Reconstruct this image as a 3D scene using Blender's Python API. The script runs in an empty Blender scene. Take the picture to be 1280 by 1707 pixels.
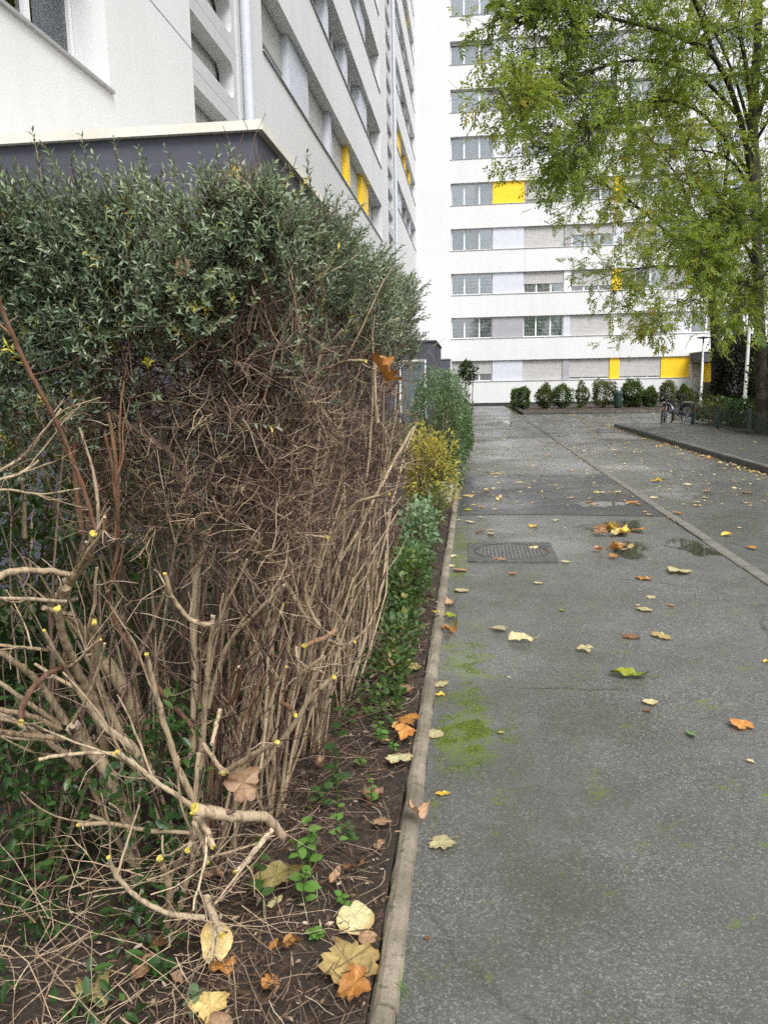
import bpy, math, random
import numpy as np
from mathutils import Vector, Matrix
rad = math.radians
random.seed(7); rng = np.random.default_rng(7)
SC = bpy.context.scene
COL = SC.collection

# ---------------------------------------------------------------- camera
PW, PH, FPX = 1280.0, 1707.0, 1295.67
YAW, PITCH, ROLL, CAMH = 0.1139, 0.1611, -0.0192, 1.4182
_r = Vector((math.cos(YAW), math.sin(YAW), 0))
_w = Vector((-math.sin(YAW)*math.cos(PITCH), math.cos(YAW)*math.cos(PITCH), -math.sin(PITCH)))
_u = _r.cross(_w)
CR = _r*math.cos(ROLL) + _u*math.sin(ROLL)
CU = _u*math.cos(ROLL) - _r*math.sin(ROLL)
CW = _w
CO = Vector((0, 0, CAMH))
cd = bpy.data.cameras.new('camera'); cam = bpy.data.objects.new('camera', cd); COL.objects.link(cam)
cd.sensor_fit = 'VERTICAL'; cd.sensor_height = 24.0; cd.lens = FPX/PH*24.0
cd.clip_start = 0.05; cd.clip_end = 1500
cam.matrix_world = Matrix(((CR.x, CU.x, -CW.x, 0), (CR.y, CU.y, -CW.y, 0), (CR.z, CU.z, -CW.z, CAMH), (0, 0, 0, 1)))
SC.camera = cam
def ray(px, py): return CW + CR*((px-PW/2)/FPX) - CU*((py-PH/2)/FPX)
def at(px, py, Y):
    d = ray(px, py); return CO + d*(Y/d.y)
def atg(px, py, z=0.0):
    d = ray(px, py); return CO + d*((z-CAMH)/d.z)

# ---------------------------------------------------------------- world, sun, exposure
SUN_EL, SUN_ROT = rad(52), rad(150)
wd = bpy.data.worlds.new('World'); SC.world = wd; wd.use_nodes = True
nt = wd.node_tree; nt.nodes.clear()
out = nt.nodes.new('ShaderNodeOutputWorld'); bg = nt.nodes.new('ShaderNodeBackground')
sky = nt.nodes.new('ShaderNodeTexSky'); sky.sky_type = 'NISHITA'; sky.sun_disc = False
sky.sun_elevation = SUN_EL; sky.sun_rotation = SUN_ROT; sky.dust_density = 3.0; sky.air_density = 1.0
hs = nt.nodes.new('ShaderNodeHueSaturation'); hs.inputs['Saturation'].default_value = 0.16
nt.links.new(sky.outputs[0], hs.inputs['Color']); nt.links.new(hs.outputs[0], bg.inputs[0])
bg.inputs[1].default_value = 0.13; nt.links.new(bg.outputs[0], out.inputs[0])
sl = bpy.data.lights.new('sun', 'SUN'); sl.energy = 1.5; sl.angle = rad(26); sl.color = (1, 0.985, 0.965)
so = bpy.data.objects.new('sun', sl); COL.objects.link(so)
# the lamp shines from azimuth SUN_ROT (clockwise from +Y), elevation SUN_EL
sd = Vector((math.sin(SUN_ROT)*math.cos(SUN_EL), math.cos(SUN_ROT)*math.cos(SUN_EL), math.sin(SUN_EL)))
so.rotation_euler = sd.to_track_quat('Z', 'Y').to_euler(); so.location = sd*60
vs = SC.view_settings; vs.view_transform = 'Standard'; vs.look = 'None'; vs.gamma = 1; vs.use_curve_mapping = False
vs.exposure = 0.98
SC.cycles.use_denoising = False
SC.cycles.max_bounces = 6; SC.cycles.transparent_max_bounces = 12
SC.cycles.diffuse_bounces = 3; SC.cycles.glossy_bounces = 3; SC.cycles.caustics_reflective = False; SC.cycles.caustics_refractive = False

# ---------------------------------------------------------------- object helpers
def tag(o, label=None, cat=None, group=None, kind=None):
    if label: o['label'] = label
    if cat: o['category'] = cat
    if group: o['group'] = group
    if kind: o['kind'] = kind
    return o
def empty(name, loc=(0, 0, 0), rz=0.0, label=None, cat=None, group=None):
    o = bpy.data.objects.new(name, None); COL.objects.link(o); o.location = loc; o.rotation_euler = (0, 0, rz)
    o.empty_display_size = 0.1
    return tag(o, label, cat, group)
def link(name, me, mat=None, parent=None, loc=None, rot=None):
    o = bpy.data.objects.new(name, me); COL.objects.link(o)
    if mat is not None and len(me.materials) == 0: me.materials.append(mat)
    if parent is not None:
        o.parent = parent
        if loc is None and rot is None:      # world-space mesh under an empty anywhere
            o.matrix_parent_inverse = WM(parent).inverted()
    if loc is not None: o.location = loc
    if rot is not None: o.rotation_euler = rot
    return o
def WM(o):
    m = Matrix.LocRotScale(o.location, o.rotation_euler, o.scale)
    if o.parent: m = WM(o.parent) @ o.matrix_parent_inverse @ m
    return m

class MB:
    """collects vertices and faces; build() makes ONE mesh"""
    def __init__(s): s.V = []; s.n = 0; s.F = {}; s.R = {}; s.M = {}
    def add(s, V, F, rnd=0.5, mi=0):
        V = np.asarray(V, float).reshape(-1, 3); F = np.asarray(F, np.int64)
        k = F.shape[1]; s.V.append(V)
        s.F.setdefault(k, []).append(F + s.n); s.n += len(V)
        r = np.broadcast_to(np.asarray(rnd, float), (len(F),)) if np.ndim(rnd) <= 1 else rnd
        s.R.setdefault(k, []).append(np.array(r)); s.M.setdefault(k, []).append(np.full(len(F), mi))
    def box(s, x0, x1, y0, y1, z0, z1, mi=0, rnd=0.5):
        V = [(x, y, z) for z in (z0, z1) for y in (y0, y1) for x in (x0, x1)]
        F = [(0, 2, 3, 1), (4, 5, 7, 6), (0, 1, 5, 4), (2, 6, 7, 3), (0, 4, 6, 2), (1, 3, 7, 5)]
        s.add(V, F, rnd, mi)
    def quad(s, a, b, c, d, mi=0, rnd=0.5): s.add([a, b, c, d], [(0, 1, 2, 3)], rnd, mi)
    def mesh(s, name, mats=(), smooth=False):
        me = bpy.data.meshes.new(name)
        V = np.concatenate(s.V); me.vertices.add(len(V)); me.vertices.foreach_set('co', V.astype(np.float32).ravel())
        ks = sorted(s.F); loops = np.concatenate([np.concatenate(s.F[k]).ravel() for k in ks])
        tot = np.concatenate([np.full(sum(len(f) for f in s.F[k]), k) for k in ks])
        st = np.concatenate([[0], np.cumsum(tot)[:-1]])
        me.loops.add(len(loops)); me.loops.foreach_set('vertex_index', loops.astype(np.int32))
        me.polygons.add(len(tot)); me.polygons.foreach_set('loop_start', st.astype(np.int32))
        me.polygons.foreach_set('material_index', np.concatenate([np.concatenate(s.M[k]) for k in ks]).astype(np.int32))
        me.polygons.foreach_set('use_smooth', np.full(len(tot), bool(smooth)))
        a = me.attributes.new('rnd', 'FLOAT', 'FACE')
        a.data.foreach_set('value', np.concatenate([np.concatenate(s.R[k]) for k in ks]).astype(np.float32))
        for m in mats: me.materials.append(m)
        me.update(calc_edges=True); me.validate()
        return me
    def build(s, name, mat, parent=None, smooth=False, **kw):
        mats = mat if isinstance(mat, (list, tuple)) else [mat]
        return link(name, s.mesh(name, mats, smooth), None, parent, **kw)

def frame(d):
    d = d/ (np.linalg.norm(d)+1e-12)
    a = np.array((0, 0, 1.0)) if abs(d[2]) < 0.9 else np.array((1.0, 0, 0))
    x = np.cross(a, d); x /= np.linalg.norm(x); return x, np.cross(d, x), d
def tube(mb, pts, radii, n=5, rnd=0.5, cap=True, mi=0, bumpy=0):
    P = np.asarray(pts, float); m = len(P)
    R = np.broadcast_to(np.asarray(radii, float), (m,)) if np.ndim(radii) else np.full(m, radii)
    T = np.gradient(P, axis=0); T /= (np.linalg.norm(T, axis=1)[:, None]+1e-12)
    x, y, _ = frame(T[0]); ang = np.arange(n)*2*math.pi/n
    V = np.empty((m, n, 3))
    for i in range(m):
        x = x - T[i]*np.dot(x, T[i]); x /= np.linalg.norm(x)+1e-12; y = np.cross(T[i], x)
        V[i] = P[i] + R[i]*(1+(bumpy*rng.normal(0, 1, (n, 1)) if bumpy else 0))*(np.cos(ang)[:, None]*x + np.sin(ang)[:, None]*y)
    i = np.arange(m-1)[:, None]*n; j = np.arange(n)[None]; k = (j+1) % n
    F = np.stack([i+j, i+k, i+n+k, i+n+j], -1).reshape(-1, 4)
    mb.add(V.reshape(-1, 3), F, rnd, mi)
    if cap:
        for ring in (V[0][::-1], V[-1]):
            c = ring.mean(0); mb.add(np.vstack([ring, c]), [(a, (a+1) % n, n) for a in range(n)], rnd, mi)
def spline(pts, k=4, ten=1.0):
    """Catmull-Rom through points"""
    P = np.asarray(pts, float); P = np.vstack([2*P[0]-P[1], P, 2*P[-1]-P[-2]]); o = []
    for i in range(1, len(P)-2):
        for t in np.arange(k)/k:
            a, b, c, d = P[i-1:i+3]
            o.append(ten*0.5*((2*b)+(c-a)*t+(2*a-5*b+4*c-d)*t*t+(3*b-a-3*c+d)*t**3)+(1-ten)*(b+(c-b)*t))
    o.append(P[-2]); return np.array(o)
def lathe(mb, prof, cx=0, cy=0, n=12, mi=0):
    prof = list(prof); a = np.arange(n)*2*math.pi/n
    V = np.array([[(cx+r*math.cos(t), cy+r*math.sin(t), z) for t in a] for r, z in prof]); m = len(prof)
    i = np.arange(m-1)[:, None]*n; j = np.arange(n)[None]; k = (j+1) % n
    mb.add(V.reshape(-1, 3), np.stack([i+j, i+k, i+n+k, i+n+j], -1).reshape(-1, 4), 0.5, mi)
def torus(mb, c, ax_u, ax_v, R, r, n=24, k=6, mi=0):
    c = np.array(c, float); u = np.array(ax_u, float); v = np.array(ax_v, float); w = np.cross(u, v)
    V = []
    for i in range(n):
        a = i*2*math.pi/n; d = u*math.cos(a)+v*math.sin(a)
        for j in range(k):
            b = j*2*math.pi/k; V.append(c+d*(R+r*math.cos(b))+w*r*math.sin(b))
    F = [(i*k+j, ((i+1) % n)*k+j, ((i+1) % n)*k+(j+1) % k, i*k+(j+1) % k) for i in range(n) for j in range(k)]
    mb.add(V, F, 0.5, mi)

# leaf templates: length along +y, width along x, normal z ; unit length
def T_small():   # folded lance leaf, two quads
    return np.array([(0, 0, 0), (-.5, .45, .16), (0, .5, 0), (.5, .45, .16), (0, 1, -.05)]), np.array([(0, 2, 4, 1), (0, 3, 4, 2)])
def T_big():     # ovate leaf with a midrib and a drooping tip
    V = [(0, 0, 0)]
    for y, w, z in ((.2, .36, 0), (.45, .5, .03), (.72, .33, 0)):
        V += [(-w, y, z+.16*w), (0, y+.03, z), (w, y, z+.16*w)]
    V += [(0, 1, -.12)]
    F4 = [(1, 2, 5, 4), (2, 3, 6, 5), (4, 5, 8, 7), (5, 6, 9, 8)]
    F = F4 + [(0, 2, 1, 1)]
    return np.array(V), np.array([(1, 2, 5, 4), (2, 3, 6, 5), (4, 5, 8, 7), (5, 6, 9, 8), (0, 3, 2, 1), (7, 8, 9, 10)])
def leaves(mb, base, d, up, length, width, rnd, tmpl, mi=0):
    V, F = tmpl; N = len(base)
    if N == 0: return
    d = d/np.linalg.norm(d, axis=1)[:, None]
    x = np.cross(d, up); x /= np.linalg.norm(x, axis=1)[:, None]+1e-9; z = np.cross(x, d)
    L = np.asarray(length)[:, None, None]; Wd = np.asarray(width)[:, None, None]
    P = base[:, None] + x[:, None]*V[None, :, 0:1]*Wd + d[:, None]*V[None, :, 1:2]*L + z[:, None]*V[None, :, 2:3]*L*0.6
    FF = (F[None] + (np.arange(N)*len(V))[:, None, None]).reshape(-1, F.shape[1])
    mb.add(P.reshape(-1, 3), FF, np.repeat(rnd, len(F)), mi)

# ---------------------------------------------------------------- materials
MATS = {}
class NT:
    def __init__(s, name):
        s.m = bpy.data.materials.new(name); s.m.use_nodes = True; s.t = s.m.node_tree; s.t.nodes.clear()
        s.o = s.t.nodes.new('ShaderNodeOutputMaterial'); s.b = s.n('ShaderNodeBsdfPrincipled'); s.l(s.b, 0, s.o, 0)
        s.tc = s.n('ShaderNodeTexCoord')
    def n(s, t, **k):
        a = s.t.nodes.new(t)
        for x, y in k.items(): setattr(a, x, y)
        return a
    def l(s, a, ai, b, bi): s.t.links.new(a.outputs[ai], b.inputs[bi])
    def val(s, x, sock):
        if isinstance(x, (int, float)): sock.default_value = x
        else: s.t.links.new(x, sock)
    def math(s, op, a, b=None, c=None, clamp=False):
        m = s.n('ShaderNodeMath', operation=op, use_clamp=clamp); s.val(a, m.inputs[0])
        if b is not None: s.val(b, m.inputs[1])
        if c is not None: s.val(c, m.inputs[2])
        return m.outputs[0]
    def noise(s, scale, detail=3, rough=.55, vec=None, dist=0):
        a = s.n('ShaderNodeTexNoise'); a.inputs['Scale'].default_value = scale; a.inputs['Detail'].default_value = detail
        a.inputs['Roughness'].default_value = rough; a.inputs['Distortion'].default_value = dist
        s.t.links.new(vec or s.tc.outputs['Object'], a.inputs['Vector']); return a.outputs[0]
    def ramp(s, fac, stops, interp='LINEAR'):
        r = s.n('ShaderNodeValToRGB'); e = r.color_ramp.elements; r.color_ramp.interpolation = interp
        while len(e) < len(stops): e.new(0.5)
        for i, (p, c) in enumerate(stops):
            e[i].position = p; e[i].color = (c if len(c) == 4 else (*c, 1)) if isinstance(c, tuple) else (c, c, c, 1)
        s.t.links.new(fac, r.inputs[0]); return r.outputs[0]
    def mix(s, fac, a, b, mode='MIX'):
        m = s.n('ShaderNodeMix', data_type='RGBA', blend_type=mode); s.val(fac, m.inputs[0])
        for x, i in ((a, 6), (b, 7)):
            if isinstance(x, tuple): m.inputs[i].default_value = (*x, 1)
            else: s.t.links.new(x, m.inputs[i])
        return m.outputs[2]
    def rnd(s):
        a = s.n('ShaderNodeAttribute', attribute_name='rnd'); return a.outputs['Fac']
    def xyz(s):
        a = s.n('ShaderNodeSeparateXYZ'); s.l(s.tc, 'Object', a, 0); return a.outputs
    def bump(s, h, strength=.3, dist=.01):
        b = s.n('ShaderNodeBump'); s.val(strength, b.inputs['Strength']); b.inputs['Distance'].default_value = dist
        s.t.links.new(h, b.inputs['Height']); s.l(b, 0, s.b, 'Normal')
    def col(s, c): s.t.links.new(c, s.b.inputs['Base Color'])
    def rough(s, r): s.val(r, s.b.inputs['Roughness'])
    def spec(s, v): s.b.inputs['Specular IOR Level'].default_value = v
def plain(name, c, r=.6, metal=0, var=.12, scale=8, bump=0, streak=False):
    if name in MATS: return MATS[name]
    t = NT(name); n = t.noise(scale, 5)
    lo = tuple(x*(1-var) for x in c); hi = tuple(min(1, x*(1+var)) for x in c)
    cc = t.ramp(n, [(.3, lo), (.7, hi)])
    t.col(cc); t.rough(r); t.b.inputs['Metallic'].default_value = metal
    if bump: t.bump(t.noise(scale*20, 4), bump, .004)
    MATS[name] = t.m; return t.m
def render_wall(name, c, dirt=.055):
    """painted render: faint rain streaks, soft stains, fine grain"""
    t = NT(name)
    mp = t.n('ShaderNodeMapping'); mp.inputs['Scale'].default_value = (1.6, 1.6, .12); t.l(t.tc, 'Object', mp, 0)
    st = t.noise(1.4, 6, .6, mp.outputs[0]); bl = t.noise(.35, 4)
    f = t.math('MULTIPLY', t.math('MULTIPLY_ADD', st, .6, t.math('MULTIPLY', bl, .5)), 1.0)
    lo = tuple(x*(1-dirt*1.5) for x in c)
    t.col(t.ramp(f, [(.35, lo), (.62, c)])); t.rough(.85); t.spec(.25)
    t.bump(t.noise(160, 3), .12, .003); return t.m
def leafmat(name, stops, rough=.45, trans=.3, noisy=0):
    t = NT(name); c = t.ramp(t.rnd(), stops)
    if noisy:
        c = t.mix(t.ramp(t.noise(noisy, 4), [(.42, 0.0), (.68, 1.0)]), c, t.mix(.55, c, (.16, .08, .03)))
    t.col(c); t.rough(rough); t.spec(.4)
    tr = t.n('ShaderNodeBsdfTranslucent'); mx = t.n('ShaderNodeMixShader'); mx.inputs[0].default_value = trans
    cc = t.mix(.25, c, (.5, .5, .05)); t.t.links.new(cc, tr.inputs[0])
    t.l(t.b, 0, mx, 1); t.l(tr, 0, mx, 2); t.l(mx, 0, t.o, 0)
    return t.m
def barkmat(name, stops, scale=60, stretch=.12):
    t = NT(name); mp = t.n('ShaderNodeMapping'); mp.inputs['Scale'].default_value = (1, 1, stretch); t.l(t.tc, 'Object', mp, 0)
    n = t.noise(scale, 5, .65, mp.outputs[0]); n2 = t.noise(scale*.35, 3)
    c = t.ramp(t.rnd(), stops)
    c = t.mix(t.ramp(n, [(.36, .8), (.52, 0.0)]), c, t.mix(.75, c, (.03, .02, .015)))
    c = t.mix(t.ramp(n2, [(.5, 0.0), (.75, .5)]), c, t.mix(.5, c, (.30, .27, .18)))
    t.col(c); t.rough(.8); t.spec(.25); t.bump(n, .6, .004); return t.m

M_white = render_wall('white_render', (.665, .67, .675))
M_grey = render_wall('slate_render', (.085, .087, .108), .2)
M_base = plain('black_plinth', (.03, .03, .033), .7)
M_coping = plain('coping_stone', (.66, .63, .55), .8, scale=6, var=.1, bump=.1)
M_frame = plain('white_upvc', (.74, .74, .75), .35, var=.03)
M_sill = plain('grey_aluminium_sill', (.30, .30, .31), .45, var=.1)
M_room = plain('dim_room', (.5, .51, .53), .9)
M_curtain = plain('net_curtain', (.80, .78, .80), .9, var=.15, scale=14)
M_blue = plain('pale_lilac_panel', (.56, .575, .64), .5, var=.05, scale=3)
M_pgrey = plain('grey_panel', (.34, .335, .36), .5, var=.06, scale=3)
M_yel = plain('yellow_panel', (.86, .56, .012), .5, var=.05, scale=3)
M_pipe = plain('pale_pipe', (.50, .52, .57), .5, var=.05)
M_concrete_panel = plain('screen_concrete', (.50, .505, .51), .8, var=.07, scale=4)
M_green = plain('green_paint', (.006, .022, .015), .5)
M_bin = plain('dark_green_plastic', (.015, .04, .033), .5)
M_pole = plain('white_pole_paint', (.62, .62, .60), .5, var=.15)
M_black = plain('black_rubber', (.02, .02, .02), .7)
M_steel = plain('bike_steel', (.45, .45, .47), .3, .9)
M_violet = plain('violet_bike_paint', (.06, .045, .10), .35)
M_red = plain('reflector_red', (.5, .05, .04), .3)
def cutmat():
    t = NT('fresh_cut_wood'); n = t.noise(150, 5, .7); n2 = t.noise(420, 3)
    c = t.ramp(n, [(.28, (.22, .15, .06)), (.45, (.50, .40, .07)), (.62, (.62, .52, .10)), (.8, (.60, .54, .26))])
    t.col(t.mix(t.ramp(n2, [(.55, 0.0), (.7, .6)]), c, (.36, .26, .10))); t.rough(.85); t.spec(.2); t.bump(n, .8, .003); return t.m
M_cut = cutmat()
def glassmat():
    t = NT('window_glass'); t.b.inputs['Base Color'].default_value = (.03, .035, .04, 1)
    gl = t.n('ShaderNodeBsdfGlossy'); gl.inputs['Roughness'].default_value = .03; gl.inputs['Color'].default_value = (.9, .95, 1, 1)
    tr = t.n('ShaderNodeBsdfTransparent'); tr.inputs[0].default_value = (.96, .98, .985, 1)
    fr = t.n('ShaderNodeFresnel'); fr.inputs[0].default_value = 1.6
    f = t.math('MULTIPLY_ADD', fr.outputs[0], 1.0, .06, clamp=True)
    mx = t.n('ShaderNodeMixShader'); t.t.links.new(f, mx.inputs[0]); t.l(tr, 0, mx, 1); t.l(gl, 0, mx, 2); t.l(mx, 0, t.o, 0)
    return t.m
M_glass = glassmat()
def shuttermat():
    t = NT('roller_shutter'); w = t.n('ShaderNodeTexWave', bands_direction='Z'); w.inputs['Scale'].default_value = 4.0
    w.inputs['Distortion'].default_value = 0; t.l(t.tc, 'Object', w, 0)
    t.col(t.ramp(t.noise(2, 3), [(.3, (.40, .395, .39)), (.7, (.46, .45, .44))])); t.rough(.5); t.bump(w.outputs[1], .5, .012); return t.m
M_shut = shuttermat()
def blindmat(name, a, b):
    t = NT(name); z = t.xyz()[2]
    f = t.math('FRACT', t.math('MULTIPLY', z, 4.6))
    t.col(t.ramp(f, [(.0, a), (.52, a), (.56, b), (1, b)])); t.rough(.8); return t.m
M_blind = blindmat('striped_blind', (.88, .88, .89), (.54, .57, .61))
M_blindg = blindmat('greenish_striped_blind', (.70, .78, .74), (.38, .47, .45))

HEDGE = leafmat('hedge_leaf', [(0, (.058, .092, .052)), (.35, (.130, .182, .108)), (.65, (.24, .305, .19)), (.86, (.41, .47, .34)), (.90, (.20, .22, .05)), (.955, (.22, .24, .05)), (.96, (.52, .46, .05)), (1, (.60, .50, .07))], .35, .2)
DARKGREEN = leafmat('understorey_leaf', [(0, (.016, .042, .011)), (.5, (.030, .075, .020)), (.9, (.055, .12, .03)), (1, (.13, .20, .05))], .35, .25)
BRIGHT = leafmat('weed_leaf', [(0, (.07, .16, .03)), (.5, (.11, .23, .045)), (1, (.17, .30, .06))], .4, .3)
TREELEAF = leafmat('tree_leaflet', [(0, (.10, .17, .030)), (.35, (.185, .275, .042)), (.7, (.30, .375, .055)), (.88, (.43, .43, .06)), (.96, (.54, .45, .04)), (1, (.66, .49, .03))], .4, .55)
BLUEGREEN = leafmat('bluegreen_leaf', [(0, (.075, .135, .062)), (.6, (.145, .235, .12)), (1, (.27, .35, .21))], .5, .25)
YELLOWB = leafmat('yellow_bush_leaf', [(0, (.15, .17, .04)), (.4, (.33, .31, .05)), (.8, (.50, .42, .07)), (1, (.30, .20, .07))], .5, .3)
MIDGREEN = leafmat('shrub_leaf', [(0, (.035, .075, .022)), (.6, (.065, .125, .035)), (.93, (.12, .18, .05)), (1, (.25, .24, .06))], .45, .3)
OLIVE = leafmat('olive_shrub_leaf', [(0, (.06, .08, .028)), (.6, (.11, .135, .045)), (1, (.22, .2, .07))], .5, .3)
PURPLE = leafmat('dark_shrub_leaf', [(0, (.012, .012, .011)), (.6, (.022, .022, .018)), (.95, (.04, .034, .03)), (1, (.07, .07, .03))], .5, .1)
BARK = barkmat('hedge_bark', [(0, (.17, .115, .075)), (.25, (.28, .205, .13)), (.6, (.40, .305, .195)), (1, (.50, .395, .265))], 80, .1)
TWIG = barkmat('twig_bark', [(0, (.040, .022, .020)), (.35, (.082, .047, .038)), (.6, (.14, .088, .064)), (.82, (.25, .175, .12)), (1, (.44, .34, .24))], 120, .2)
REDBARK = barkmat('russet_bark', [(0, (.12, .058, .040)), (.5, (.20, .10, .058)), (1, (.31, .17, .095))], 80, .1)
TREEBARK = barkmat('tree_bark', [(0, (.022, .020, .015)), (.6, (.036, .032, .023)), (1, (.055, .048, .034))], 14, .15)
DRY = barkmat('dry_stalk', [(0, (.13, .08, .05)), (.4, (.27, .19, .12)), (1, (.50, .39, .26))], 120, .2)

# ================================================================ THE SETTING: ground, road, path
def asphalt(name, dark, stone, wet=.5, moss=False, grain=1.0):
    t = NT(name); X, Y, Z = t.xyz()
    vo = t.n('ShaderNodeTexVoronoi'); vo.inputs['Scale'].default_value = 150; t.l(t.tc, 'Object', vo, 0)
    vs_ = t.n('ShaderNodeTexVoronoi'); vs_.inputs['Scale'].default_value = 330; t.l(t.tc, 'Object', vs_, 0)
    sp = t.n('ShaderNodeSeparateColor'); t.l(vo, 'Color', sp, 0)
    sp2 = t.n('ShaderNodeSeparateColor'); t.l(vs_, 'Color', sp2, 0)
    big = t.noise(.55, 5, .6); mid = t.noise(5, 4)
    d = tuple(x*.55 for x in dark)
    c = t.ramp(sp.outputs[0], [(0, d), (.45, dark), (.72, tuple((a+b)/2 for a, b in zip(dark, stone))), (.93, stone), (1, tuple(min(1, x*1.7) for x in stone))])
    c2 = t.ramp(sp2.outputs[1], [(0, d), (.6, dark), (.95, stone), (1, tuple(min(1, x*1.5) for x in stone))])
    c = t.mix(.45, c, c2)
    gap = t.ramp(vo.outputs[0], [(.3, 0.0), (.62, .6)])
    c = t.mix(gap, c, d)
    c = t.mix(t.ramp(big, [(.40, 0.0), (.60, .62)]), c, tuple(x*f for x, f in zip(dark, (.78, .78, .70))))
    c = t.mix(t.ramp(mid, [(.45, 0.0), (.75, .25)]), c, tuple(x*1.9 for x in dark))
    # hairline cracks
    wv = t.n('ShaderNodeTexVoronoi', feature='DISTANCE_TO_EDGE'); wv.inputs['Scale'].default_value = .55
    mp = t.n('ShaderNodeMix', data_type='RGBA'); mp.inputs[0].default_value = .12
    nz = t.n('ShaderNodeTexNoise'); nz.inputs['Scale'].default_value = 6; nz.inputs['Detail'].default_value = 5; t.l(t.tc, 'Object', nz, 0)
    t.l(t.tc, 'Object', mp, 6); t.l(nz, 1, mp, 7); t.l(mp, 2, wv, 'Vector')
    crack = t.math('MULTIPLY', t.ramp(wv.outputs[0], [(.0, 1.0), (.006, 0.0)]), t.ramp(t.noise(.8, 3), [(.47, 0.0), (.60, .8)]))
    c = t.mix(crack, c, (.012, .012, .012))
    if moss:
        # moss grows in the damp strip along the kerb, thickest in one cushion beside the bare soil
        def hump(s, c0, w): return t.math('SUBTRACT', 1.0, t.math('DIVIDE', t.math('ABSOLUTE', t.math('SUBTRACT', s, c0)), w), clamp=True)
        ns = t.noise(38, 6, .75); nb = t.noise(5.5, 4, .6)
        core = t.math('MULTIPLY', hump(X, -.03, .13), hump(Y, 3.02, .4)); band = t.math('MULTIPLY', hump(X, -.04, .20), hump(Y, 3.6, 1.4)); edge = t.math('MULTIPLY', hump(X, -.10, .22), hump(Y, 6.6, 1.6))
        kk = t.math('ADD', t.math('MULTIPLY', core, 1.0), t.math('ADD', t.math('MULTIPLY', band, .70), t.math('MULTIPLY', edge, .75)))
        m = t.ramp(t.math('ADD', kk, t.math('ADD', t.math('MULTIPLY_ADD', ns, 1.6, -.8), t.math('MULTIPLY_ADD', nb, 2.6, -1.3))), [(.32, 0.0), (.62, 1.0)])
        m = t.math('MULTIPLY', m, t.ramp(ns, [(.40, .15), (.55, 1.0)]))
        c = t.mix(m, c, t.mix(nb, (.055, .085, .012), (.15, .20, .015)))
        # thin green film of algae in patches further out
        al = t.math('MULTIPLY', t.ramp(t.noise(1.4, 5), [(.44, 0.0), (.62, 1.0)]), hump(X, .15, .75))
        c = t.mix(t.math('MULTIPLY', al, .62), c, (.045, .055, .024))
    t.col(c)
    # damp film: large irregular patches where water lies between the stones
    wp = t.math('MULTIPLY', t.ramp(t.noise(.42, 5, .62), [(.42, 0.0), (.58, 1.0)]), min(1.0, wet*.75))
    c = t.mix(t.math('MULTIPLY', wp, .22), c, tuple(x*.5 for x in dark)); t.col(c)
    r = t.math('MULTIPLY_ADD', wp, -.30, t.ramp(t.noise(2.3, 4, .6), [(.35, .44), (.65, .56)]))
    t.t.links.new(r, t.b.inputs['Roughness']); t.spec(.6)
    h = t.math('ADD', t.math('MULTIPLY', sp.outputs[0], .55), t.math('ADD', t.math('MULTIPLY', vo.outputs[0], -1.1), t.math('MULTIPLY', sp2.outputs[1], .25)))
    t.bump(h, t.math('MULTIPLY_ADD', wp, -.42*grain, .55*grain), .006); return t.m
M_path = asphalt('footpath_asphalt', (.100, .101, .096), (.32, .32, .308), 1.3, True, grain=.5)
M_road = asphalt('road_asphalt', (.088, .089, .085), (.24, .24, .23), 1.4, grain=.35)
M_patch = asphalt('patched_asphalt', (.050, .051, .054), (.11, .11, .113), 1.15, grain=.35)
M_pave = asphalt('pavement_asphalt', (.06, .06, .058), (.18, .18, .175), .6)

def soilmat():
    t = NT('bare_soil'); a = t.noise(14, 6, .7); b = t.noise(70, 4)
    c = t.ramp(a, [(.3, (.015, .0105, .008)), (.5, (.032, .022, .016)), (.72, (.065, .045, .031))])
    c = t.mix(t.ramp(b, [(.55, 0.0), (.75, .5)]), c, (.16, .11, .07))
    t.col(c); t.rough(.9); t.bump(t.math('ADD', a, t.math('MULTIPLY', b, .4)), .8, .02); return t.m
M_soil = soilmat()
def grassmat():
    t = NT('ground_turf'); a = t.noise(3, 6, .7); b = t.noise(60, 4)
    c = t.ramp(a, [(.3, (.03, .05, .012)), (.55, (.06, .085, .02)), (.75, (.09, .075, .03))])
    c = t.mix(t.ramp(b, [(.45, 0.0), (.7, .6)]), c, (.03, .035, .012))
    t.col(c); t.rough(.9); t.bump(b, .8, .03); return t.m
M_turf = grassmat()
def kerbmat():
    t = NT('kerb_concrete'); a = t.noise(9, 5, .65); b = t.noise(180, 3); c_ = t.noise(1.7, 4)
    c = t.ramp(a, [(.3, (.17, .14, .105)), (.55, (.27, .228, .175)), (.8, (.35, .30, .235))])
    c = t.mix(t.ramp(b, [(.50, 0.0), (.72, .55)]), c, (.10, .085, .065))
    c = t.mix(t.ramp(c_, [(.42, 0.0), (.62, .7)]), c, (.085, .072, .048))
    c = t.mix(t.ramp(t.noise(30, 5, .7), [(.58, 0.0), (.66, .75)]), c, (.06, .06, .028))
    t.col(c); t.rough(.85); t.bump(b, .5, .004); return t.m
M_kerb = kerbmat()
M_dkerb = plain('dark_kerb', (.10, .098, .09), .8, var=.3, scale=5, bump=.3)
M_edge = plain('worn_edging', (.15, .142, .120), .75, var=.35, scale=6, bump=.3)

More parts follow.
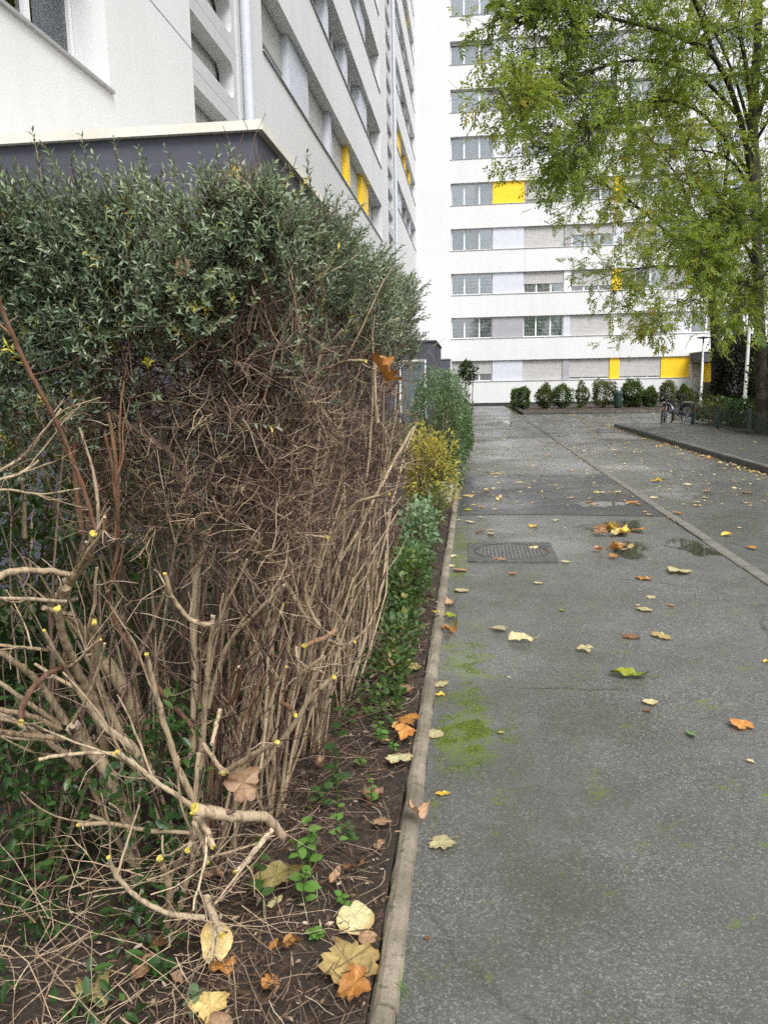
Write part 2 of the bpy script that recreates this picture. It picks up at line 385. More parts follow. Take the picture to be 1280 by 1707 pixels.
def sheet(name, x0, x1, y0, y1, z, mat, kind='structure', step=None, fn=None, parent=None):
    mb = MB()
    if step is None: mb.quad((x0, y0, z), (x1, y0, z), (x1, y1, z), (x0, y1, z))
    else:
        nx = max(1, int((x1-x0)/step)); ny = max(1, int((y1-y0)/step))
        xs = np.linspace(x0, x1, nx+1); ys = np.linspace(y0, y1, ny+1); Xg, Yg = np.meshgrid(xs, ys)
        Zg = z+fn(Xg, Yg); V = np.stack([Xg, Yg, Zg], -1).reshape(-1, 3)
        i = np.arange(ny)[:, None]*(nx+1); j = np.arange(nx)[None]
        mb.add(V, np.stack([i+j, i+j+1, i+j+nx+2, i+j+nx+1], -1).reshape(-1, 4))
    o = mb.build(name, mat, parent, smooth=step is not None)
    if kind: o['kind'] = kind
    return o
def poly_sheet(name, pts, z, mat, kind='structure'):
    mb = MB(); P = [(x, y, z) for x, y in pts]; mb.add(P, [list(range(len(P)))]); o = mb.build(name, mat)
    if kind: o['kind'] = kind
    return o
sheet('ground', -400, 400, -400, 400, -.05, M_turf)
YW = 50.88
sheet('road', -.17, 4.40, -6, 36, 0, M_road)
sheet('road', 4.40, 16, 25.2, 36, -.001, M_road)
sheet('footpath', -.17, 2.03, -6, YW, .004, M_path)
# darker resurfaced patch with a slightly ragged edge
pr = random.Random(3)
pp = [(-.14, 8.42), (.5, 8.46), (1.1, 8.43), (1.6, 8.36), (2.02, 8.33), (2.02, 12.25), (1.2, 12.4), (.4, 12.15), (-.14, 12.1)]
poly_sheet('asphalt_patch', pp, .008, M_patch)
sheet('pavement', 4.52, 6.55, -6, 25.0, .10, M_pave)
def bumps(a, s):
    k = [(rng.uniform(1.5, 12), rng.uniform(1.5, 12), rng.uniform(0, 6.28), rng.uniform(.3, 1)) for _ in range(14)]
    return lambda X, Y: a*sum(w*np.sin(X*p*s+Y*q*s*(1 if i % 2 else -1)+f) for i, (p, q, f, w) in enumerate(k))/4
sheet('verge_soil', -1.75, -.235, .3, 12.0, .012, M_soil, step=.05, fn=bumps(.016, 1.2))
sheet('verge_soil', -1.4, -.235, 12.0, 46.0, .012, M_soil)
sheet('lawn', -8, -1.75, -6, YW, .006, M_turf)
sheet('planting_bed', 6.65, 40, -6, 25.1, .08, M_soil)
sheet('planting_bed', 8.5, 40, 25.2, 50.5, .07, M_soil)
sheet('planting_bed', 2.3, 8.4, 36.2, 50.5, .07, M_soil)

# ---- kerbs: every stone its own piece
def kerb_profile(w, h, r=.02, under=.06):
    return [(-w/2, -under), (-w/2, h-r), (-w/2+r*.4, h-r*.35), (-w/2+r*1.1, h), (w/2-r*1.1, h), (w/2-r*.4, h-r*.35), (w/2, h-r), (w/2, -under)]
def kerb_mesh(name, prof, L, jitter=0, seg=1):
    mb = MB(); n = len(prof); V = []; ys = np.linspace(.006, L-.006, seg+1)
    for y in ys:
        for x, z in prof:
            V.append((x+random.uniform(-jitter, jitter), y, z+random.uniform(-jitter, jitter)*.6))
    F = [(s*n+i, s*n+i+1, (s+1)*n+i+1, (s+1)*n+i) for s in range(seg) for i in range(n-1)]
    mb.add(V, F); mb.add(V[:n], [list(range(n))]); mb.add(V[-n:], [list(range(n))[::-1]])
    return mb.mesh(name, smooth=False)
kerb = empty('kerb', (-.2, 0, 0)); kerb['kind'] = 'structure'
kms = [kerb_mesh('kerb_stone', kerb_profile(.064, .030, .020), 1.0, .0026, 14) for _ in range(4)]
for i in range(-1, 21):
    y = .55+i*1.0
    o = link('kerb_stone', kms[i % 4], M_kerb, kerb, loc=(random.uniform(-.006, .006)-(.0 if y < 10.2 else .03), y, random.uniform(-.004, .003)), rot=(0, 0, random.uniform(-.004, .004)))
edging = empty('flush_edging', (2.075, 0, 0)); edging['kind'] = 'structure'
ems = [kerb_mesh('edging_stone', [(-.05, -.05), (-.05, .013), (-.04, .018), (.04, .018), (.05, .013), (.05, -.05)], 1.0, .002, 4) for _ in range(3)]
for i in range(-5, 36):
    link('edging_stone', ems[i % 3], M_edge, edging, loc=(random.uniform(-.006, .006), i, random.uniform(-.003, .003)), rot=(0, 0, random.uniform(-.005, .005)))
rk = empty('pavement_kerb', (4.46, 0, 0)); rk['kind'] = 'structure'
rms = [kerb_mesh('kerb_stone', kerb_profile(.12, .115, .02), 1.0, .002, 2) for _ in range(3)]
for i in range(5, 25): link('kerb_stone', rms[i % 3], M_dkerb, rk, loc=(0, i, 0))
for i in range(2): link('kerb_stone', rms[i], M_dkerb, rk, loc=(.09+i*1.0, 25.06, 0), rot=(0, 0, -math.pi/2))
fk = empty('bed_kerb', (2.3, 36.1, 0)); fk['kind'] = 'structure'
for i in range(6): link('kerb_stone', rms[i % 3], M_dkerb, fk, loc=(i*1.0, -i*.10, 0), rot=(0, 0, -math.pi/2-.1))
mb = MB(); mb.box(-.55, -.25, 9.2, 11.6, -.02, .055); pad = mb.build('concrete_pad', plain('pale_concrete', (.34, .33, .30), .8, var=.2, scale=5, bump=.2))
tag(pad, 'pale concrete pad set in the verge beside the kerb under the yellow bush', 'slab')

# ---- puddles: shallow water lying on the path
def watermat():
    """shallow water that thins out to a damp margin"""
    t = NT('puddle_water'); t.b.inputs['Base Color'].default_value = (.045, .044, .036, 1); t.b.inputs['Roughness'].default_value = .03
    t.b.inputs['IOR'].default_value = 1.33; t.bump(t.noise(9, 2), .02, .01)
    at_ = t.n('ShaderNodeAttribute', attribute_name='depth'); f = t.math('ADD', at_.outputs['Fac'], t.math('ADD', t.math('MULTIPLY_ADD', t.noise(9, 5, .65), 1.1, -.55), t.math('MULTIPLY_ADD', t.noise(60, 4), .5, -.25)))
    tr = t.n('ShaderNodeBsdfTransparent'); mx = t.n('ShaderNodeMixShader'); t.t.links.new(t.ramp(f, [(.22, 0.0), (.48, .92)]), mx.inputs[0]); t.l(tr, 0, mx, 1); t.l(t.b, 0, mx, 2); t.l(mx, 0, t.o, 0); return t.m
M_water = watermat()
def puddle(px, py, rx, ry, z, seed, n=36):
    c = atg(px, py); r = random.Random(seed); ph = [r.uniform(0, 6.28) for _ in range(5)]; V = [(c.x, c.y, z)]; dep = [1.0]
    for l in range(1, 7):
        for i in range(n):
            a = i*2*math.pi/n; k = (1+.22*math.sin(2*a+ph[0])+.16*math.sin(3*a+ph[1])+.1*math.sin(5*a+ph[2]))*l/6*1.35
            V.append((c.x+rx*k*math.cos(a), c.y+ry*k*math.sin(a), z)); dep.append(1-l/6)
    F = [(1+l*n+i, 1+l*n+n+i, 1+l*n+n+(i+1) % n, 1+l*n+(i+1) % n) for l in range(5) for i in range(n)]
    mb = MB(); mb.add(V, [(0, 1+i, 1+(i+1) % n) for i in range(n)]); mb.F[4] = [np.array(F)]; mb.R[4] = [np.full(len(F), .5)]; mb.M[4] = [np.zeros(len(F))]
    o = mb.build('puddle', M_water); at_ = o.data.attributes.new('depth', 'FLOAT', 'POINT'); at_.data.foreach_set('value', np.array(dep, np.float32)); o['kind'] = 'structure'; return o
puddle(1026, 880, .24, .42, .0085, 1); puddle(1048, 918, .15, .34, .0087, 2); puddle(1150, 912, .18, .34, .0085, 5)
puddle(1000, 842, .25, .28, .0125, 4); puddle(845, 704, .2, 1.6, .0085, 6)

# ---- cushions of moss standing on the path edge: tiny domes nobody could count
mo = MB(); n = 20000; x = np.where(rng.random(n) < .75, rng.normal(-.035, .05, n), rng.normal(.02, .10, n)); y = np.where(rng.random(n) < .72, rng.normal(3.0, .13, n), 2.85+1.3*rng.random(n))
g_ = np.sin(x*41+1)+np.sin(y*17)+np.sin(x*23+y*29)+np.sin(y*53-x*31)+rng.normal(0, .5, n); k = (g_ > .55) & (x > -.145) & (x < .28); x, y = x[k], y[k]
x = np.concatenate([x, -.135+np.abs(rng.normal(0, .02, 300))]); y = np.concatenate([y, 2.2+5*rng.random(300)]); n = len(x)
a = np.arange(5)*2*math.pi/5; r_ = rng.uniform(.0012, .0042, n); V = np.empty((n, 6, 3)); V[:, :5, 0] = x[:, None]+r_[:, None]*np.cos(a); V[:, :5, 1] = y[:, None]+r_[:, None]*np.sin(a); V[:, :5, 2] = .004; V[:, 5] = np.stack([x, y, .004+r_*rng.uniform(.4, 1.0, n)], 1)
F = (np.array([(i, (i+1) % 5, 5) for i in range(5)])[None]+(np.arange(n)*6)[:, None, None]).reshape(-1, 3); mo.add(V.reshape(-1, 3), F, np.repeat(rng.random(n), 5))
o = mo.build('moss', leafmat('moss_green', [(0, (.035, .055, .010)), (.5, (.075, .11, .012)), (1, (.16, .21, .018))], .8, .15)); tag(o, 'bright green moss cushions on the path along the kerb', 'moss', kind='stuff')

# ================================================================ BUILDINGS
ST = 2.7; Z0 = 1.577; OPH = 1.30          # storey height, ground floor sill height, opening height
def facade(mb, P, u0, u1, z0, z1, holes, depth):
    """front skin with rectangular recesses; P(u, d, z) -> world"""
    us = sorted({u0, u1, *[h[0] for h in holes], *[h[1] for h in holes]})
    zs = sorted({z0, z1, *[h[2] for h in holes], *[h[3] for h in holes]})
    for a, b in zip(us, us[1:]):
        for c, d in zip(zs, zs[1:]):
            um, zm = (a+b)/2, (c+d)/2
            if any(h[0] < um < h[1] and h[2] < zm < h[3] for h in holes): continue
            mb.quad(P(a, 0, c), P(b, 0, c), P(b, 0, d), P(a, 0, d))
    for a, b, c, d in holes:
        D = depth
        mb.quad(P(a, 0, c), P(b, 0, c), P(b, D, c), P(a, D, c)); mb.quad(P(a, 0, d), P(a, D, d), P(b, D, d), P(b, 0, d))
        mb.quad(P(a, 0, c), P(a, D, c), P(a, D, d), P(a, 0, d)); mb.quad(P(b, 0, c), P(b, 0, d), P(b, D, d), P(b, D, c))
# cached window parts (origin at bottom centre, local x along wall, y into the building)
_wc = {}
def win_meshes(w, h):
    k = (round(w, 2), round(h, 2))
    if k in _wc: return _wc[k]
    f = .055; mb = MB(); x0, x1 = -w/2+.01, w/2-.01
    mb.box(x0, x1, 0, .07, .005, f+.005); mb.box(x0, x1, 0, .07, h-f, h-.005)
    mb.box(x0, x0+f, .001, .069, f+.005, h-f); mb.box(x1-f, x1, .001, .069, f+.005, h-f)
    cuts = [x0+f, x0+f+(w-.02-2*f)*.31, x0+f+(w-.02-2*f)*.69, x1-f]
    for c in cuts[1:3]: mb.box(c-.045, c+.045, -.004, .066, f+.005, h-f)
    fr = mb.mesh('window', [M_frame]); panes = []
    for i in range(3):
        a = cuts[i]+(.045 if i else 0); b = cuts[i+1]-(.045 if i < 2 else 0)
        m2 = MB(); m2.box(-(b-a)/2, (b-a)/2, 0, .008, 0, h-2*f-.005); panes.append((m2.mesh('pane', [M_glass]), ((a+b)/2, .035, f+.005)))
    m3 = MB(); m3.box(x0, x1, .42, .44, 0, h); m3.box(x0, x1, .10, .42, -.02, 0); m3.box(x0, x1, .10, .42, h, h+.02); m3.box(x0-.02, x0, .1, .42, 0, h); m3.box(x1, x1+.02, .1, .42, 0, h)
    rm = m3.mesh('room', [M_room])
    def cloth(n, mat, wavy):
        m4 = MB(); xs = np.linspace(x0+f, x1-f, 40)
        V = []; 
        for x in xs:
            y = .11+(.02*math.sin(x*38)+.008*math.sin(x*91) if wavy else 0)
            V += [(x, y, f), (x, y, h-f)]
        m4.add(V, [(2*i, 2*i+2, 2*i+3, 2*i+1) for i in range(len(xs)-1)])
        return m4.mesh(n, [mat])
    def half(n, mat, a, b):
        m4 = MB(); xs = np.linspace(a, b, 20); V = []
        for x in xs:
            y = .11+.02*math.sin(x*40); V += [(x, y, f), (x, y, h-f)]
        m4.add(V, [(2*i, 2*i+2, 2*i+3, 2*i+1) for i in range(len(xs)-1)]); return m4.mesh(n, [mat])
    d = dict(frame=fr, panes=panes, room=rm, blind=cloth('blind', M_blind, False), blindg=cloth('blind', M_blindg, False), curtain=cloth('curtain', M_curtain, True),
             half=half('curtain', M_curtain, x0+f, x0+f+(w)*.55), side=half('curtain', M_curtain, x1-f-w*.3, x1-f))
    _wc[k] = d; return d
_sc = {}
def add_window(parent, loc, rz, w, h, kind='plain', shut=0.0):
    d = win_meshes(w, h)
    o = link('window', d['frame'], None, parent, loc=loc, rot=(0, 0, rz))
    for me, l in d['panes']: link('pane', me, None, o, loc=l)
    link('room_recess', d['room'], None, o, loc=(0, 0, 0))
    if kind in ('blind', 'blindg', 'curtain', 'half', 'side') and shut < .8: link(kind if kind == 'blind' else ('blind' if kind == 'blindg' else 'curtain'), d[kind], None, o, loc=(0, 0, 0))
    if shut > 0:
        k = (round(w, 2), round(h, 2), shut)
        if k not in _sc:
            m = MB(); m.box(-w/2+.004, w/2-.004, -.06, -.03, h*(1-shut), h-.002); m.box(-w/2+.03, w/2-.03, -.066, -.026, h*(1-shut)-.03, h*(1-shut)); _sc[k] = m.mesh('shutter', [M_shut])
        link('shutter', _sc[k], None, o, loc=(0, 0, 0))
    return o
_pc = {}
def add_panel(parent, loc, rz, w, h, mat, thick=.12):
    k = (round(w, 2), round(h, 2), mat.name, thick)
    if k not in _pc:
        m = MB(); m.box(-w/2+.004, w/2-.004, 0, thick, .004, h-.004)
        if w > 1: m.box(-.004, .004, -.002, 0, .004, h-.004)
        _pc[k] = m.mesh('panel', [mat])
    return link('panel', _pc[k], None, parent, loc=loc, rot=(0, 0, rz))
# one strip module of the estate: windows and panels, (kind, width)
MODULE = [('W', 2.58), ('P', 1.92), ('W', 2.48), ('p', .42), ('W', 2.48), ('p', .60), ('W', 2.53), ('P', 1.70), ('W', 2.97)]
C = {'b': M_blue, 'g': M_pgrey, 'y': M_yel, 'w': M_frame}
def strip(parent, origin, rz, floor, wins, pans, holes, n=9, depth=.25, psd=.12, length=None):
    """windows wins: list of (kind, shut); pans: string of panel colours"""
    z = Z0+ST*floor; u = 0.0; wi = pi = 0
    ca, sa = math.cos(rz), math.sin(rz)
    L = 0
    for k, w in MODULE[:n]:
        uc = u+w/2
        if k == 'W':
            kd, sh = wins[wi % len(wins)]; wi += 1
            add_window(parent, (origin[0]+ca*uc-sa*depth, origin[1]+sa*uc+ca*depth, z), rz, w, OPH, kd, sh)
        else:
            m = C[pans[pi % len(pans)]]; pi += 1
            add_panel(parent, (origin[0]+ca*uc-sa*psd, origin[1]+sa*uc+ca*psd, z), rz, w, OPH, m, depth-psd+.12)
        u += w
    L = u
    sm = _sill(L); link('sill', sm, None, parent, loc=(origin[0], origin[1], z), rot=(0, 0, rz))
    holes.append((floor, L))
_silc = {}
def _sill(L):
    k = round(L, 2)
    if k not in _silc:
        m = MB(); m.box(-.03, L+.03, -.035, .12, -.032, -.004); _silc[k] = m.mesh('sill', [M_sill])
    return _silc[k]

# ---------------- the block across the end of the road
FX0 = -1.28
far = empty('apartment_block', (6, YW, 0), 0, 'white apartment block with yellow panels closing the far end of the road', 'building')
FINV = lambda x, y, z=0: (x-6, y-YW, z)
N, B_, BG, CU_, HF, SD = ('plain', 0), ('blind', 0), ('blindg', 0), ('curtain', 0), ('half', 0), ('side', 0)
def S(k, s): return (k, s)
rows = {0: ([S('curtain', .62), S('plain', 1), S('plain', .87), S('plain', .87)], 'bgyy'),
        1: ([B_, BG, S('plain', 1), S('plain', 1), N], 'gbwbb'),
        2: ([B_, S('curtain', .55), S('plain', .72), S('side', 0), S('plain', .5)], 'bwyg'),
        3: ([('side', 0), S('plain', 1), S('half', .45), S('curtain', .4), N], 'bgbg'),
        4: ([('half', 0), S('plain', .82), S('plain', .5), S('plain', .3), B_], 'ybyb'),
        5: ([N, S('curtain', .55), S('plain', 1), N, HF], 'bbwb'),
        6: ([B_, N, S('plain', .4), BG, N], 'gbwg'),
        7: ([S('plain', .12), S('plain', .4), N, CU_, N], 'bwgb'),
        8: ([CU_, N, S('plain', .6), B_, N], 'bwbg'),
        9: ([N, N, B_, S('plain', .6), N], 'gwbb')}
holes = []
for fl, (wn, pn) in rows.items():
    strip(far, FINV(FX0, YW), 0, fl, wn, pn, holes, n=8 if fl == 0 else 9)
mb = MB(); P = lambda u, d, z: (u, YW+d, z)
hl = [(FX0, FX0+L, Z0+ST*f, Z0+ST*f+OPH) for f, L in holes]
facade(mb, P, -3.4, 19.5, .2, 36, hl, .42)
mb.quad((-3.4, YW, 36), (19.5, YW, 36), (19.5, YW+12, 36), (-3.4, YW+12, 36)); mb.quad((19.5, YW, .2), (19.5, YW+12, .2), (19.5, YW+12, 36), (19.5, YW, 36))
link('wall', mb.mesh('wall', [M_white]), None, far)
mb = MB(); mb.box(-3.4, 13.3, YW+.03, YW+.3, -.02, .2); mb.build('plinth', M_base, far)
mb = MB(); mb.box(9.18, 9.195, YW-.003, YW+.02, Z0+OPH+.02, Z0+ST-.06); mb.box(3.3, 3.31, YW-.003, YW+.02, Z0+OPH+ST*2, Z0+ST*3-.05); mb.build('movement_joint', M_sill, far)
# grey porch at its right-hand door
mb = MB()
mb.box(13.46, 18.5, 48.25, YW-.01, 2.45, 3.02); mb.box(14.15, 18.5, 48.26, YW-.01, .05, 2.45)
mb.build('porch', M_grey, far)
mb = MB(); mb.box(13.40, 18.56, 48.19, YW-.012, 3.02, 3.08); mb.build('porch_coping', M_coping, far)
mb = MB(); mb.box(14.10, 14.146, 48.5, 50.6, 1.25, 2.40); mb.build('entry_panel', M_yel, far)
mb = MB(); mb.box(14.08, 14.149, 48.4, 50.7, .06, 1.22); mb.build('entry_base', M_base, far)
for yy in (48.27, 50.74): mb = MB(); mb.box(13.47, 13.53, yy, yy+.06, .05, 2.45); mb.build('porch_post', M_frame, far)
mb = MB(); mb.box(-3.4, -1.36, 48.9, YW-.012, 0, 2.94); mb.build('corner_base', M_grey, far)
mb = MB(); mb.box(-3.4, -1.31, 48.85, YW-.014, 2.94, 3.0); mb.build('corner_coping', M_sill, far)

# ---------------- the wing along the left of the road
XF = -3.447
wing = empty('apartment_wing', (XF, 20, 0), 0, 'long white apartment wing with dark grey porches beside the hedge', 'building')
WINV = lambda x, y, z=0: (x-XF, y-20, z)
wholes = []
wr = random.Random(11)
pool = [N, S('plain', 1), S('curtain', .5), S('plain', .8), HF, B_, S('plain', .35), CU_, S('curtain', 0)]
spec1 = {2: ([S('half', .55), S('plain', 1), S('plain', 1), S('plain', 1), N], 'bbyy'),
         3: ([HF, N, S('side', 0), N, N], 'bbbb'), 4: ([N, S('plain', .4), S('plain', .5), S('half', 0), N], 'bbbb')}
def wing_strip(y0, floors, spec, n=9, rnd_seed=1):
    rr = random.Random(rnd_seed)
    for fl in floors:
        wn, pn = spec.get(fl, ([rr.choice(pool) for _ in range(5)], rr.choice(['bbgb', 'bgbb', 'bbbb', 'gbbg'])))
        h = []; strip(wing, WINV(XF, y0), math.pi/2, fl, wn, pn, h, n=n, depth=.33, psd=.14)
        wholes.append((y0, y0+h[0][1], Z0+ST*fl, Z0+ST*fl+OPH))
wing_strip(13.7, range(2, 8), spec1)
wing_strip(37.55, range(3, 10), {4: ([S('plain', .6), N, S('plain', 1)], 'yy'), 7: ([N, S('plain', .5), N, N], 'bgyb')}, n=7, rnd_seed=5)
# end strip towards the camera: one tall window beside the porch
L0 = 2.58
z = Z0+ST
for k in (1, 2):
    add_window(wing, WINV(XF-.33, 7.70-L0/2, Z0+ST*k), math.pi/2, L0, OPH+.15, 'curtain', 0)
    link('sill', _sill(L0), None, wing, loc=WINV(XF, 7.70-L0, Z0+ST*k), rot=(0, 0, math.pi/2))
    wholes.append((7.70-L0, 7.70, Z0+ST*k, Z0+ST*k+OPH+.15))
stairs = [(10.13, 12.78), (33.9, 37.3)]
for a, b in stairs: wholes.append((a, b, 3.2, 33.0))
mb = MB(); P = lambda u, d, z: (XF-d, u, z)
facade(mb, P, .5, YW-.005, .0, 36, wholes, .45)
mb.quad((XF, .5, 36), (XF, YW, 36), (XF-12, YW, 36), (XF-12, .5, 36)); mb.quad((XF, .5, 0), (XF-12, .5, 0), (XF-12, .5, 36), (XF, .5, 36))
link('wall', mb.mesh('wall', [M_white]), None, wing)
mb = MB(); mb.box(XF-.004, XF+.003, 7.9, 10.12, 5.575, 5.59); mb.build('render_joint', M_sill, wing)
# pierced concrete screens of the stairwells, panel by panel
def screen_mesh(w, h=.9, t=.22):
    m = MB(); ho0, ho1 = .20, .70; ml = .17; r = .17
    # outer rect and rounded hole, quads between matching outline points
    inn = []
    for cx, cz, a0 in ((w-ml-r, ho1-r, 0), (ml+r, ho1-r, 90), (ml+r, ho0+r, 180), (w-ml-r, ho0+r, 270)):
        for i in range(7):
            a = rad(a0+i*15); inn.append((cx+r*math.cos(a), cz+r*math.sin(a)))
    outp = []
    for x, zz in inn:
        fx = (x-w/2); fz = (zz-(ho0+ho1)/2)
        if abs(fx)/(w/2-ml) > .985 and abs(fz) < (ho1-ho0)/2-r+.02: outp.append((w if fx > 0 else 0, zz))
        else: outp.append((None, None))
    # simple robust outline: project radially onto the outer rectangle by corner blocks
    outp = []
    for q, (X, Zc) in enumerate(((w, h-.004), (0, h-.004), (0, .004), (w, .004))):
        for i in range(7):
            x, zz = inn[q*7+i]
            if q in (0, 2): outp.append((X, zz) if i < 3 else ((X, Zc) if i == 3 else (x, Zc)))
            else: outp.append((x, Zc) if i < 3 else ((X, Zc) if i == 3 else (X, zz)))
    n = len(inn)
    for i in range(n):
        j = (i+1) % n
        a, b, c, d = inn[i], inn[j], outp[j], outp[i]
        m.quad((a[0], 0, a[1]), (b[0], 0, b[1]), (c[0], 0, c[1]), (d[0], 0, d[1]))
        m.quad((a[0], 0, a[1]), (a[0], t, a[1]), (b[0], t, b[1]), (b[0], 0, b[1]))
        m.quad((a[0], t, a[1]), (d[0], t, d[1]), (c[0], t, c[1]), (b[0], t, b[1]))
        m.quad((c[0], 0, c[1]), (c[0], t, c[1]), (d[0], t, d[1]), (d[0], 0, d[1]))
    return m.mesh('screen_panel', [M_concrete_panel])
for a, b in stairs:
    w = 2.3 if a < 20 else b-a-.35
    sm = screen_mesh(w)
    for k in range(26):
        z = 3.70+.9*k
        if z > 26: break
        link('screen_panel', sm, None, wing, loc=WINV(XF-.10, a, z), rot=(0, 0, math.pi/2))
    mb = MB(); mb.box(XF-.42, XF-.37, a-.3, b+.3, 3.2, 33); mb.build('stair_wall', plain('stair_grey', (.60, .60, .585), .9), wing)
    mb = MB(); mb.box(XF-.35, XF-.06, a+w+.003, b, 3.2, 33); mb.build('screen_jamb', M_concrete_panel, wing)
    py = a+w+.20
    mb = MB(); tube(mb, [(XF+.02, py, 3.1), (XF+.02, py, 33)], .085, 14); 
    for zz in np.arange(5.15, 33, 2.7): tube(mb, [(XF+.02, py, zz), (XF+.02, py, zz+.10)], .092, 14)
    mb.build('drainpipe', M_pipe, wing, smooth=True)
# dark grey porches standing out from the wing
def porch(y0, y1, xp, top, door):
    mb = MB(); mb.box(XF-.6 if y0 < 10 else XF+.004, xp, y0, y1, 0, top-.06); p = mb.build('porch', M_grey, wing)
    xs = XF-.55 if y0 < 10 else XF+.006
    cuts = [xs, XF+.35, xp+.045] if y0 < 10 else [xs, xp+.045]
    for a, b in zip(cuts, cuts[1:]):
        m = MB(); m.box(a+.003, b, y0-.045, y1+.04, top-.058, top); m.build('coping_stone', M_coping if y0 < 10 else M_grey, p)
    if door:
        m = MB(); x0, x1 = xp-1.35, xp-.33; m.box(x0, x0+.07, y0-.05, y0-.002, 0, 2.35); m.box(x1-.07, x1, y0-.05, y0-.002, 0, 2.35); m.box(x0+.07, x1-.07, y0-.05, y0-.002, 2.28, 2.35)
        m.build('door_frame', M_frame, p); m = MB(); m.box(x0+.07, x1-.07, y0-.03, y0-.003, .02, 2.28); m.build('door', plain('door_glass', (.12, .14, .15), .1), p)
porch(5.13, 11.4, -1.35, 3.08, False)
porch(29.5, 35.2, -1.35, 3.05, True)

# ================================================================ VEGETATION
def nrm(a): return a/(np.linalg.norm(a, axis=-1, keepdims=True)+1e-9)
def wander(p, d, L, n, jit, grav=0.0, r=rng):
    """crooked polyline"""
    P = [np.array(p, float)]; d = nrm(np.array(d, float)); s = L/n
    for _ in range(n):
        d = nrm(d+r.normal(0, jit, 3)+np.array((0, 0, grav))); P.append(P[-1]+d*s)
    return np.array(P)
UP = np.array((0, 0, 1.0))
TS, TB = T_small(), T_big()

# ---------------- street trees
def pinnate(mb, base, d, L, rs, r=rng):
    """compound leaves: N rachises each with 4 pairs of leaflets and one at the tip"""
    N = len(base); d = nrm(d); side = nrm(np.cross(d, UP+r.normal(0, .35, (N, 3)))); up = np.cross(side, d)
    B, Dv, U_, Ln, Rn = [], [], [], [], []
    for k in range(4):
        t = .3+.2*k
        for s in (-1, 1):
            B.append(base+d*(L*t)[:, None]-UP*(.10*L*t*t)[:, None]); Dv.append(side*s+d*.75+r.normal(0, .22, (N, 3))-UP*.3)
            U_.append(up+r.normal(0, .3, (N, 3))); Ln.append(L*r.uniform(.30, .42, N)); Rn.append(rs+r.normal(0, .05, N))
    B.append(base+d*L[:, None]-UP*(.10*L)[:, None]); Dv.append(d-UP*.35); U_.append(up); Ln.append(L*.4); Rn.append(rs)
    B, Dv, U_ = map(np.concatenate, (B, Dv, U_)); Ln = np.concatenate(Ln); Rn = np.clip(np.concatenate(Rn), 0, 1)
    leaves(mb, B, Dv, U_, Ln, Ln*.42, Rn, TS)
def make_tree(name, label, base, trunk, limbs, nbranch, ntwig, nleaf, Lleaf, seed, spread=1.0, tone=0.0):
    r = np.random.default_rng(seed); root = empty(name, base, 0, label, 'tree', 'street trees behind the low fence')
    tr = spline(trunk[0], 5); mb = MB(); tube(mb, tr, np.interp(np.linspace(0, 1, len(tr)), np.linspace(0, 1, len(trunk[1])), trunk[1]), 12, .5)
    mb.build('trunk', TREEBARK, root, smooth=True)
    br = MB(); tips = []
    for pts, r0, r1 in limbs:
        pl = spline(pts, 5); m = MB(); tube(m, pl, np.linspace(r0*.8, r1*.7, len(pl)), 8, r.uniform(.2, .8)); m.build('limb', TREEBARK, root, smooth=True)
        seg = np.linalg.norm(np.diff(pl, axis=0), axis=1).sum()
        for _ in range(int(nbranch*seg)):
            t = r.uniform(.22, 1)**.8; i = min(int(t*(len(pl)-1)), len(pl)-2); p = pl[i]; d = nrm(pl[i+1]-pl[i])
            dd = nrm(d*.75+r.normal(0, .62, 3)+np.array((0, 0, .05)))
            Lb = r.uniform(.6, 1.9)*spread*(1.15-.45*t); q = wander(p, dd, Lb, 5, .16, -.03, r)
            tube(br, q, np.linspace(max(.008, r0*.18), .005, 6), 4, r.uniform(0, 1), False)
            for _ in range(ntwig):
                j = r.integers(1, 6); q2 = wander(q[j], nrm(nrm(q[j]-q[j-1])*.6+r.normal(0, .6, 3)), r.uniform(.25, .8)*spread, 3, .2, -.08, r)
                tube(br, q2, np.linspace(.005, .002, 4), 3, r.uniform(0, 1), False); tips.append(q2)
    o = br.build('branches', TREEBARK, root); o['kind'] = 'stuff'
    T = np.array(tips); N = len(T); cr = MB()
    cl = r.normal(0, 1, (40, 3))*2.2+T.reshape(-1, 3).mean(0)
    for k in range(nleaf):
        t = r.uniform(.15, 1, N)*3; i = np.minimum(t.astype(int), 2); f = (t-i)[:, None]; ii = np.arange(N)
        b = T[ii, i]*(1-f)+T[ii, i+1]*f; d = nrm(T[ii, i+1]-T[ii, i])+r.normal(0, .6, (N, 3))-UP*.15
        pos = np.sin(b[:, 0]*1.3+seed)+np.sin(b[:, 1]*1.7+1)+np.sin(b[:, 2]*1.9+2)
        rs = np.clip(.42+tone+.10*pos+r.normal(0, .16, N), 0, 1)
        keep = r.random(N) < np.clip(.74+.38*np.sin(b[:, 0]*3.1+b[:, 2]*2.3+seed)+.25*np.sin(b[:, 1]*2.7-b[:, 2]*3.3), .12, 1)
        pinnate(cr, b[keep], d[keep], r.uniform(.75, 1.2, keep.sum())*Lleaf, rs[keep], r)
    o = cr.build('crown', TREELEAF, root); o['kind'] = 'stuff'
    return root
def pl(Y0, Y1, *pp):
    n = len(pp); return [tuple(at(x, y, Y0+(Y1-Y0)*i/(n-1))) for i, (x, y) in enumerate(pp)]
YB = 20.0; bB = at(1272, 690, YB); bB.z = .07
trunkB = ([tuple(bB), *pl(YB, YB, (1268, 600), (1262, 460), (1260, 330), (1254, 206), (1262, 60), (1268, -150))], [.17, .125, .115, .115, .12, .09, .06])
